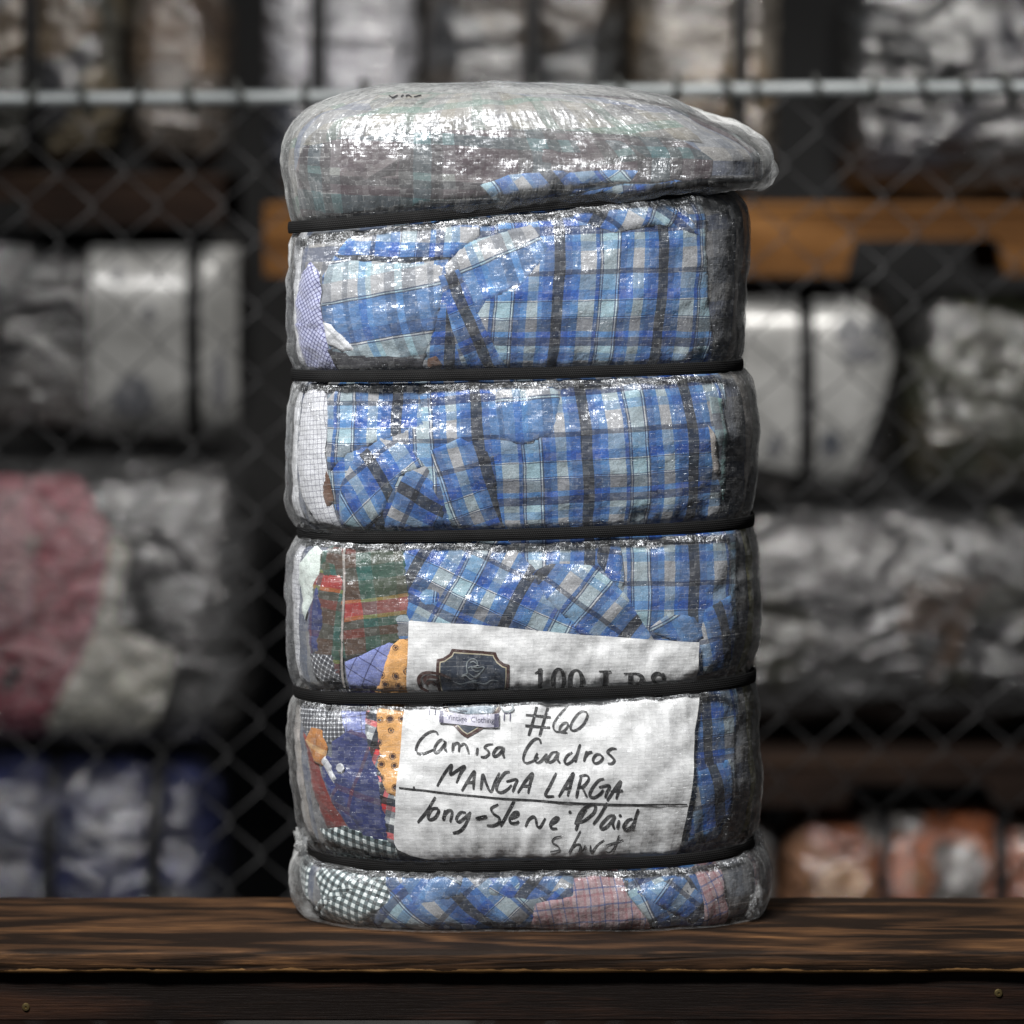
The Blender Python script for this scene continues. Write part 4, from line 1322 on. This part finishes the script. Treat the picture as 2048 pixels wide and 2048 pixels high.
longs = [[(284, 474), (232, 560), (175, 630)], [(302, 540), (266, 546), (240, 590), (250, 613), (285, 596), (306, 556), (292, 540)],
         [(346, 552), (332, 612)], [(336, 586), (364, 556), (388, 566), (376, 626)],
         [(474, 570), (440, 570), (415, 605), (430, 626), (462, 604), (500, 566)], [(502, 562), (472, 640), (432, 684), (392, 693)],
         [(533, 603), (604, 587)], [(674, 518), (632, 540), (642, 570), (680, 600), (675, 632), (640, 649), (603, 649)],
         [(775, 494), (735, 570), (688, 652)], [(745, 612), (790, 592), (798, 571), (774, 573), (748, 606), (752, 633), (786, 636), (803, 624)],
         [(844, 660), (862, 618), (888, 597), (906, 606), (916, 652), (936, 655), (968, 606)],
         [(990, 648), (1032, 627), (1050, 606), (1030, 604), (1002, 634), (1006, 665), (1042, 669)], [(1121, 572)],
         [(1222, 552), (1182, 618), (1155, 682)], [(1152, 645), (1186, 572), (1240, 526), (1280, 536), (1266, 580), (1216, 620), (1176, 636)],
         [(1352, 514), (1310, 590), (1266, 650)], [(1402, 594), (1366, 600), (1318, 648), (1316, 676), (1352, 660), (1398, 602)], [(1404, 598), (1386, 640), (1397, 674)],
         [(1427, 622), (1415, 674)], [(1434, 596)], [(1512, 614), (1480, 625), (1455, 660), (1465, 681), (1500, 666), (1532, 620)], [(1547, 554), (1526, 620), (1510, 680)]]
shirt = [[(1068, 716), (1026, 724), (1010, 750), (1045, 775), (1052, 800), (998, 811)], [(1186, 684), (1150, 750), (1113, 817)],
         [(1124, 792), (1160, 765), (1186, 770), (1175, 814)], [(1217, 774), (1200, 812)], [(1248, 776), (1252, 818), (1296, 768), (1334, 742)],
         [(1428, 714), (1396, 790), (1366, 822), (1344, 815)], [(1344, 776), (1452, 744)]]
for nm, paths, w, mt in (('handwriting', camisa, 15.5, 'marker'), ('handwriting', manga, 15.5, 'marker'), ('handwriting', longs, 16, 'marker'), ('handwriting', shirt, 9.5, 'marker_thin')):
    V, F = stroke_mesh(paths, w, Z2)
    lay(nm, V, F, M[mt], O1)
V, F = stroke_mesh([[(60, 418), (160, 429), (400, 456), (700, 484), (1000, 506), (1400, 526), (1852, 527)], [(150, 410), (156, 432)]], 12, Z2, 0.2)
lay('ruled_line', V, F, M['marker'], O1)
V, F = stroke_mesh([[(880, 558), (856, 650), (828, 744)], [(952, 563), (926, 650), (898, 747)], [(810, 612), (890, 618), (970, 626)], [(806, 680), (880, 686), (966, 692)]], 16, Z1, 0.1)
lay('handwriting', V, F, M['marker'], O1)
V, F = stroke_mesh([[(1080, 552), (1028, 608), (988, 672), (1000, 714), (1048, 716), (1080, 684), (1072, 660), (1038, 678), (1030, 718), (1078, 727)],
                    [(1204, 592), (1162, 590), (1112, 650), (1098, 700), (1130, 710), (1180, 672), (1207, 614), (1192, 588)]], 14, Z1)
lay('handwriting', V, F, M['marker'], O1)


# printed serif weight
def arc_ring(cx, cy, rx, ry, ix_, iy_, n=28):
    V = []; F = []
    for k in range(n):
        a = 2 * math.pi * k / n
        V.append((cx + rx * math.cos(a), cy + ry * math.sin(a))); V.append((cx + ix_ * math.cos(a), cy + iy_ * math.sin(a)))
    for k in range(n):
        a = 2 * k; b = 2 * ((k + 1) % n)
        F.append((a, b, b + 1, a + 1))
    return V, F


def glyph(polys_or_rings):
    V = []; F = []
    for v, f in polys_or_rings:
        b = len(V)
        V += [Z1(p) for p in v]; F += [tuple(i + b for i in q) for q in f]
    return V, F


def quadstrip(top, bot):
    v = []; f = []
    for a, b in zip(top, bot): v += [a, b]
    for i in range(len(top) - 1): f.append((2 * i, 2 * i + 1, 2 * i + 3, 2 * i + 2))
    return v, f


def vbar(x0, x1, y0, y1, k=8, sh=0.0):
    top = [(x0 + sh * i / k, y0 + (y1 - y0) * i / k) for i in range(k + 1)]
    bot = [(x1 + sh * i / k, y0 + (y1 - y0) * i / k) for i in range(k + 1)]
    return quadstrip(top, bot)


def half_bowl(x0, yt, yb, ro, ri, yt2, yb2):
    cy0, cy1 = (yt + yb) / 2, (yt2 + yb2) / 2
    a = np.linspace(-math.pi / 2, math.pi / 2, 12)
    top = [(x0 + ro * math.cos(k), cy0 + (yb - yt) / 2 * math.sin(k)) for k in a]
    bot = [(x0 + ri * math.cos(k), cy1 + (yb2 - yt2) / 2 * math.sin(k)) for k in a]
    return quadstrip(top, bot)


parts = {
    '1': [vbar(888, 916, 306, 468), quadstrip([(866, 334), (890, 316), (902, 304)], [(870, 342), (892, 330), (916, 306)]), vbar(868, 936, 462, 472, 2)],
    '0a': [arc_ring(1020, 390, 50, 86, 22, 76)],
    '0b': [arc_ring(1134, 400, 57, 84, 25, 73)],
    'L': [vbar(1308, 1340, 328, 484), vbar(1281, 1360, 325, 336, 2), vbar(1283, 1408, 476, 487, 2), quadstrip([(1392, 440), (1408, 440)], [(1380, 478), (1412, 478)])],
    'B': [vbar(1468, 1500, 342, 488), vbar(1440, 1520, 339, 349, 2), vbar(1440, 1520, 482, 492, 2),
          half_bowl(1515, 339, 412, 60, 28, 349, 404), half_bowl(1515, 406, 492, 66, 32, 415, 482)],
}
for k, v in parts.items():
    V, F = glyph(v)
    lay('printed_letter', V, F, M['print'], O1)
V, F = stroke_mesh([[(1692, 372), (1680, 350), (1650, 342), (1624, 362), (1634, 392), (1668, 418), (1690, 450), (1676, 486), (1646, 497), (1618, 484), (1610, 458)],
                    [(1694, 340), (1694, 384)], [(1610, 450), (1608, 498)]], 21, Z1, 0.5)
lay('printed_letter', V, F, M['print'], O1)

# emblem
OUT = [(775, 120), (1100, 148), (1425, 175), (1440, 230), (1480, 292), (1545, 338), (1628, 358), (1625, 520), (1615, 680), (1570, 900), (1480, 1060), (1250, 1310),
       (1000, 1458), (900, 1390), (790, 1270), (690, 1120), (640, 1000), (610, 860), (560, 720), (540, 560), (550, 275), (645, 255), (735, 195)]


def inset(P, d):
    P = np.array(P, float); c = P.mean(0)
    r = []
    n = len(P)
    for i in range(n):
        a, b, e = P[i - 1], P[i], P[(i + 1) % n]
        t1 = (b - a) / np.linalg.norm(b - a); t2 = (e - b) / np.linalg.norm(e - b)
        n1 = np.array([-t1[1], t1[0]]); n2 = np.array([-t2[1], t2[0]])
        m = n1 + n2; m = m / np.linalg.norm(m)
        k = d / max(0.5, np.dot(m, n1))
        r.append(tuple(b + m * k))
    return r


STEP = 0.0003
fill('emblem_border', OUT, M['emb_brown'], O1, Z3)
fill('emblem_line', inset(OUT, 44), M['emb_cream'], O1 + STEP, Z3)
fill('emblem_panel', inset(OUT, 60), M['emb_navy'], O1 + 2 * STEP, Z3)
fill('emblem_panel', [(690, 880), (860, 850), (1150, 870), (1460, 850), (1430, 1000), (1370, 1090), (1000, 1100), (740, 1040)], M['emb_glare'], O1 + 3 * STEP, Z3)  # glare on the lower panel, painted in as a pale blue patch
fill('emblem_ribbon', [(585, 1040), (700, 1072), (1000, 1112), (1300, 1112), (1475, 1090), (1470, 1296), (1250, 1300), (1000, 1270), (800, 1250), (585, 1226)], M['emb_lilac'], O1 + 5 * STEP, Z3)
for pl in ([(588, 1042), (650, 1060), (650, 1234), (588, 1226)], [(1405, 1104), (1474, 1092), (1470, 1296), (1395, 1298)]):
    fill('emblem_ribbon_end', pl, M['emb_purple'], O1 + 6 * STEP, Z3)
V, F = stroke_mesh([[(760, 560), (600, 490), (460, 466), (340, 492), (282, 560), (288, 640), (330, 720), (430, 760)],
                    [(560, 700), (560, 560), (470, 530), (380, 560), (370, 640)], [(410, 660), (440, 615), (500, 620), (530, 670)]], 48, Z3)
lay('emblem_scroll', V, F, M['emb_brown'], O1 + 3 * STEP)
V, F = stroke_mesh([[(1560, 820), (1500, 950), (1535, 1050), (1620, 1064), (1682, 1020), (1650, 940), (1620, 860)]], 30, Z3)
lay('emblem_scroll', V, F, M['emb_grey'], O1 + 3 * STEP)
V, F = stroke_mesh([[(1160, 360), (1130, 285), (1060, 272), (1000, 320), (990, 400), (1000, 470), (950, 490), (915, 520)], [(1010, 400), (1060, 380), (1150, 400), (1250, 395), (1190, 480), (1110, 530), (1020, 470)],
                    [(1060, 400), (1120, 450), (1180, 450)], [(1040, 330), (1090, 310), (1150, 360), (1060, 395)], [(915, 520), (980, 505), (1060, 570), (1140, 590)],
                    [(780, 600), (900, 640), (1060, 600), (1250, 640), (1360, 590), (1460, 600)]], 16, Z3)
lay('emblem_helmet', V, F, M['emb_grey'], O1 + 4 * STEP)
V, F = stroke_mesh([[(438, 1112), (444, 1000)], [(444, 998), (532, 998)], [(530, 1000), (522, 1112)], [(1545, 1200), (1552, 1092)], [(1552, 1090), (1642, 1090)], [(1642, 1092), (1634, 1206)]], 14, Z3, 0.1)
lay('emblem_bracket', V, F, M['emb_purple'], O1)
V, F = stroke_mesh([[(720, 860), (770, 960), (880, 1050), (1000, 1060)], [(1480, 850), (1440, 960), (1370, 1095)], [(760, 930), (900, 900), (1060, 960), (1250, 920), (1400, 960)]], 24, Z3)
lay('emblem_flourish', V, F, M['emb_navy'], O1 + 4 * STEP)

# ribbon lettering
cu = bpy.data.curves.new('ribbon_lettering', 'FONT')
cu.body = 'Vintage  Clothing'
cu.resolution_u = 3
tob = bpy.data.objects.new('ribbon_lettering', cu)
sc.collection.objects.link(tob)
dg = bpy.context.evaluated_depsgraph_get()
tm = tob.evaluated_get(dg).to_mesh()
tv = np.array([v.co[:2] for v in tm.vertices]); tf = [tuple(p.vertices) for p in tm.polygons]
tob.evaluated_get(dg).to_mesh_clear()
bpy.data.objects.remove(tob); bpy.data.curves.remove(cu)
x0_, x1_ = tv[:, 0].min(), tv[:, 0].max()
fx_ = (tv[:, 0] - x0_) / (x1_ - x0_)
pxx = 700 + fx_ * 700
pyy = 1186 + 44 * np.sin(fx_ * 1.9) * 0.8 + 0.02 * (pxx - 700) - tv[:, 1] * 112
lay('ribbon_lettering', [Z3((a, b)) for a, b in zip(pxx, pyy)], tf, M['emb_purple'], O1 + 6 * STEP)

# ------------------------------------------------------------------ clear woven film
t = NT('clear_woven_film')
uv = t.uv('cloth')
ix, iy, fx, fy, rgb, par, arch = weave_nodes(t, uv, .0058, .0036)
pin_a = t.n('ShaderNodeAttribute', attribute_name='pinch').outputs['Fac']
hz = t.n('ShaderNodeAttribute', attribute_name='haze').outputs['Fac']
tilt = t.noise(t.vmul(t.vadd(uv, t.vmul(t.noise(uv, 18.0, 2.0).outputs[1], (0.02, 0.01, 0.0))), (160, 46, 1)), 1.0, 2.0, 0.5).outputs[0]
hair = t.noise(t.vmul(uv, (16, 330, 1)), 1.0, 4.0, 0.7).outputs[0]
hair = t.math('ABSOLUTE', t.math('SUBTRACT', hair, 0.5))
vert = t.noise(t.vmul(t.vadd(uv, t.vmul(t.noise(uv, 14.0, 2.0).outputs[1], (0.03, 0.0, 0.0))), (270, 26, 1)), 1.0, 4.0, 0.65).outputs[0]
vert = t.math('ABSOLUTE', t.math('SUBTRACT', vert, 0.5))
crk = t.noise(uv, 55.0, 4.0, 0.6).outputs[0]
crk2 = t.math('ABSOLUTE', t.math('SUBTRACT', t.noise(uv, 26.0, 3.0, 0.55, 0.6).outputs[0], 0.5))
h = t.math('ADD', t.math('MULTIPLY', arch, 0.00013), t.math('MULTIPLY', tilt, 0.0020))
h = t.math('ADD', h, t.math('MULTIPLY', t.math('MULTIPLY', hair, -0.0004), t.math('SUBTRACT', 1.0, pin_a)))
h = t.math('ADD', h, t.math('MULTIPLY', t.math('MULTIPLY', vert, -0.0042), t.math('MULTIPLY_ADD', pin_a, 0.9, 0.16)))
h = t.math('ADD', h, t.math('MULTIPLY', crk, 0.0015))
h = t.math('ADD', h, t.math('MULTIPLY', crk2, -0.0022))
nrm = t.bump(h, 1.0, 1.0)
lw = t.n('ShaderNodeLayerWeight'); t.set(lw, 'Blend', 0.5); t.set(lw, 'Normal', nrm)
gfac = t.math('MULTIPLY_ADD', t.math('POWER', lw.outputs['Facing'], 4.5), 0.45, 0.072, clamp=True)
gfac = t.math('MULTIPLY', gfac, t.math('MULTIPLY_ADD', t.math('POWER', rgb[2], 2.0), 1.3, 0.45), clamp=True)
glossy = t.n('ShaderNodeBsdfGlossy'); t.set(glossy, 'Color', (0.92, 0.95, 1.0)); t.set(glossy, 'Roughness', 0.25); t.set(glossy, 'Normal', nrm)
dif = t.n('ShaderNodeBsdfDiffuse'); t.set(dif, 'Color', (0.74, 0.75, 0.75)); t.set(dif, 'Normal', nrm)
trl = t.n('ShaderNodeBsdfTranslucent'); t.set(trl, 'Color', (0.74, 0.75, 0.75)); t.set(trl, 'Normal', nrm)
dmix = t.n('ShaderNodeMixShader'); t.set(dmix, 0, 0.35); t.set(dmix, 1, dif); t.set(dmix, 2, trl)
tra = t.n('ShaderNodeBsdfTransparent'); t.set(tra, 'Color', (0.97, 0.975, 0.98))
edge = t.math('MAXIMUM', t.math('LESS_THAN', fy, 0.13), t.math('MULTIPLY', t.math('LESS_THAN', fx, 0.09), par))
edge = t.math('MULTIPLY', edge, t.math('GREATER_THAN', t.noise(uv, 200.0, 2.0).outputs[0], 0.54))
hf = t.math('MULTIPLY_ADD', t.noise(uv, 90.0, 4.0, 0.7).outputs[0], 0.9, 0.55)
hf = t.math('MULTIPLY', hz, hf)
hf = t.math('ADD', hf, t.math('MULTIPLY', t.math('POWER', rgb[1], 3.0), 0.09))
stk = t.noise(t.vmul(uv, (9, 420, 1)), 1.0, 3.0, 0.6).outputs[0]
hf = t.math('ADD', hf, t.math('MULTIPLY', t.math('GREATER_THAN', stk, 0.66), 0.18))
hf = t.math('ADD', hf, t.math('MULTIPLY', edge, 0.20), clamp=True)
m1 = t.n('ShaderNodeMixShader'); t.set(m1, 0, hf); t.set(m1, 1, tra); t.set(m1, 2, dmix)
m2 = t.n('ShaderNodeMixShader'); t.set(m2, 0, gfac); t.set(m2, 1, m1); t.set(m2, 2, glossy)
t.t.links.new(m2.outputs[0], t.out.inputs[0])
M['film'] = t.m


def film_attrs(u, t):
    s = u * PERIM
    side = np.clip((np.abs(u) - 0.186) / 0.035, 0, 1)
    right = np.where(u > 0, 1.0, 0.9)
    cap = np.clip((TS[0] - 0.004 - t) / 0.03, 0, 1)
    topm = np.clip((TK[3] + 0.03 - t) / 0.05, 0, 1)
    foot = np.clip((t - TS[4] - 0.01) / 0.02, 0, 1)
    hz = 0.030 + 0.62 * side * right + 0.25 * np.clip((np.abs(u) - 0.215) / 0.02, 0, 1) + 0.07 * cap + 0.05 * topm + 0.02 * foot
    hz = hz + 0.22 * cap * np.clip((u - 0.165) / 0.03, 0, 1)
    hz = hz + 0.25 * foot * np.clip((np.abs(u) - 0.17) / 0.03, 0, 1)
    hz = hz * (0.75 + 0.9 * (fbm(s * 18, t * 18, 91, 3) + 0.3)) + 0.01 * pinch(t, 0.012)
    return {'haze': np.clip(hz, 0.01, 0.85), 'pinch': pinch(t, 0.046) * (1 - 0.75 * pinch(t, 0.013))}


FOFF = 0.0108


def film_off(u, t):
    s = u * PERIM
    o_ = FOFF - (FOFF - 0.0062) * np.clip((np.abs(u) - 0.195) / 0.035, 0, 1)
    free = 1 - pinch(t, 0.012)
    o_ = o_ + 0.0013 * np.abs(fbm(s * 55, t * 55, 101, 3)) * free * np.clip((0.5 - np.abs(u)) / 0.03, 0, 1)
    capr = np.clip((TS[0] - 0.012 - t) / 0.03, 0, 1) * np.clip((u - 0.16) / 0.04, 0, 1) * np.clip((0.34 - u) / 0.06, 0, 1) * np.clip((t - TK[2]) / 0.03, 0, 1)
    o_ = o_ + capr * (0.016 * fbm(s * 13 + t * 9, t * 17, 131, 2) + 0.012 * np.abs(fbm(s * 30 + t * 14, t * 34 - s * 8, 137, 2)))
    # baggy corners of film at the foot and the top right
    foot = np.clip((t - TS[4] - 0.008) / 0.03, 0, 1) * np.clip((TMAX - 0.10 - t) / 0.05, 0, 1)
    o_ = o_ + foot * 0.006 * np.clip((np.abs(u) - 0.16) / 0.05, 0, 1)
    return o_


grid_shell('woven_film', 620, 560, film_off, M['film'], bale, film_attrs)

# a scrap of marker writing on the film at the top
V, F = stroke_mesh([[(734, 184), (741, 189), (751, 185)], [(757, 187), (762, 184)], [(766, 186), (771, 183), (777, 185)], [(781, 184), (795, 181)]], 2.2, lambda p: (p[0], p[1]), 0.2)
u_, t_ = inv(V)
make_mesh('marker_writing', surf(u_, t_, film_off(u_, t_) + 0.0012), F, M['marker'], bale, uvs={'cloth': np.stack([u_ * PERIM, -t_], -1)})

# loose gathers of film at the corners
def gather(cx, cy, rx, ry, Yc, depth, rot, seed, haze):
    x, z = at(cx * K, cy * K, Yc)
    sx_, sz_ = rx * K / FPX * (DIST + Yc), ry * K / FPX * (DIST + Yc)
    nu, nv = 72, 44
    U, Vv = np.meshgrid(np.linspace(0, 2 * math.pi, nu, endpoint=False), np.linspace(0.02, math.pi - 0.02, nv), indexing='ij')
    dx = np.cos(U) * np.sin(Vv); dz = np.sin(U) * np.sin(Vv); dy = np.cos(Vv)
    r = 1 + 0.55 * fbm(dx * 2.2 + seed + dy, dz * 2.2 + dy * 1.7, seed, 3) + 0.22 * np.abs(fbm(dx * 7 + dy * 3, dz * 7 - dy * 2 + seed, seed + 5, 2))
    a = math.radians(rot)
    X, Z = dx * sx_ * r, dz * sz_ * r
    P = np.stack([float(x) + X * math.cos(a) + Z * math.sin(a), Yc + dy * depth * r, float(z) - X * math.sin(a) + Z * math.cos(a)], -1)
    P[..., 2] = np.maximum(P[..., 2], 0.002)
    i, j = np.meshgrid(np.arange(nu), np.arange(nv - 1), indexing='ij')
    i2 = (i + 1) % nu
    F = np.stack([i * nv + j, i * nv + j + 1, i2 * nv + j + 1, i2 * nv + j], -1).reshape(-1, 4)
    uvv = np.stack([U * 0.02, Vv * 0.03], -1).reshape(-1, 2)
    n = nu * nv
    return make_mesh('film_gather', P.reshape(-1, 3), F, M['film'], bale, uvs={'cloth': uvv},
                     attrs={'haze': np.full(n, haze), 'pinch': np.full(n, 0.6)})


gather(574, 1592, 17, 26, 0.11, 0.03, -20, 7, 0.42)
gather(1424, 1590, 16, 34, 0.13, 0.04, -12, 9, 0.32)
gather(1412, 1700, 22, 44, 0.10, 0.04, 18, 11, 0.25)

# ------------------------------------------------------------------ straps
t = NT('black_woven_strap')
uv = t.uv('cloth')
s = t.sep(uv)
gx = t.math('DIVIDE', s[0], .0020); gy = t.math('DIVIDE', s[1], .0021)
row = t.math('PINGPONG', t.math('FLOOR', gy), 1.0)
gx = t.math('ADD', gx, t.math('MULTIPLY', row, 0.5))
dxx = t.math('SUBTRACT', t.math('FRACT', gx), 0.5); dyy = t.math('SUBTRACT', t.math('FRACT', gy), 0.5)
d = t.math('SQRT', t.math('ADD', t.math('MULTIPLY', dxx, dxx), t.math('MULTIPLY', dyy, dyy)))
bumpd = t.math('SUBTRACT', 1.0, t.math('MULTIPLY', d, 2.0), clamp=True)
nz = t.noise(uv, 25.0, 2.0).outputs[0]
h = t.math('MULTIPLY', bumpd, 0.0006)
t.principled(t.ramp(nz, [(0.3, (0.004, 0.004, 0.0042)), (0.7, (0.008, 0.008, 0.0083))]), t.ramp(bumpd, [(0.5, 0.85), (0.85, 0.4)]), t.bump(h, 1.0, 1.0), Specular_IOR_Level=0.18)
M['strap'] = t.m

for k, tk in enumerate(TS):
    nu = 420
    us = np.linspace(-0.5, 0.5, nu)
    prof = [(-0.0060, -.0012), (-0.0061, .0007), (-0.0052, .0014), (-0.0026, .0019), (0, .0021), (0.0026, .0019), (0.0052, .0014), (0.0061, .0007), (0.0060, -.0012), (0, -.0022)]
    np_ = len(prof)
    P0 = surf0(us, np.full(nu, tk)); N = normal0(us, np.full(nu, tk))
    # the strap lies upright: its width runs along z, its outward direction is horizontal
    Nh = N.copy(); Nh[:, 2] *= 0.15; Nh /= np.linalg.norm(Nh, axis=1, keepdims=True)
    T = np.gradient(P0, axis=0); T /= np.linalg.norm(T, axis=1, keepdims=True)
    Wd = np.cross(T, Nh); Wd *= np.sign(Wd[:, 2:3]); Wd /= np.linalg.norm(Wd, axis=1, keepdims=True)
    roll = 0.10 * vnoise(us * 14, np.full(nu, k * 3.3), 7)
    wav = 0.0012 * vnoise(us * 9, np.full(nu, k * 5.1), 8)
    Vv = np.zeros((nu, np_, 3)); UVs = np.zeros((nu, np_, 2))
    for q, (w, o_) in enumerate(prof):
        Vv[:, q] = P0 + Nh * ((FOFF - (FOFF - 0.0062) * np.clip((np.abs(us) - 0.195) / 0.035, 0, 1))[:, None] + 0.0058 + o_ + roll[:, None] * w * 1.5) + Wd * (w + wav[:, None])
        UVs[:, q, 0] = us * PERIM; UVs[:, q, 1] = w
    i, j = np.meshgrid(np.arange(nu - 1), np.arange(np_), indexing='ij')
    j2 = (j + 1) % np_
    F = np.stack([i * np_ + j, (i + 1) * np_ + j, (i + 1) * np_ + j2, i * np_ + j2], -1).reshape(-1, 4)
    make_mesh('strap', Vv.reshape(-1, 3), F, M['strap'], bale, uvs={'cloth': UVs.reshape(-1, 2)})
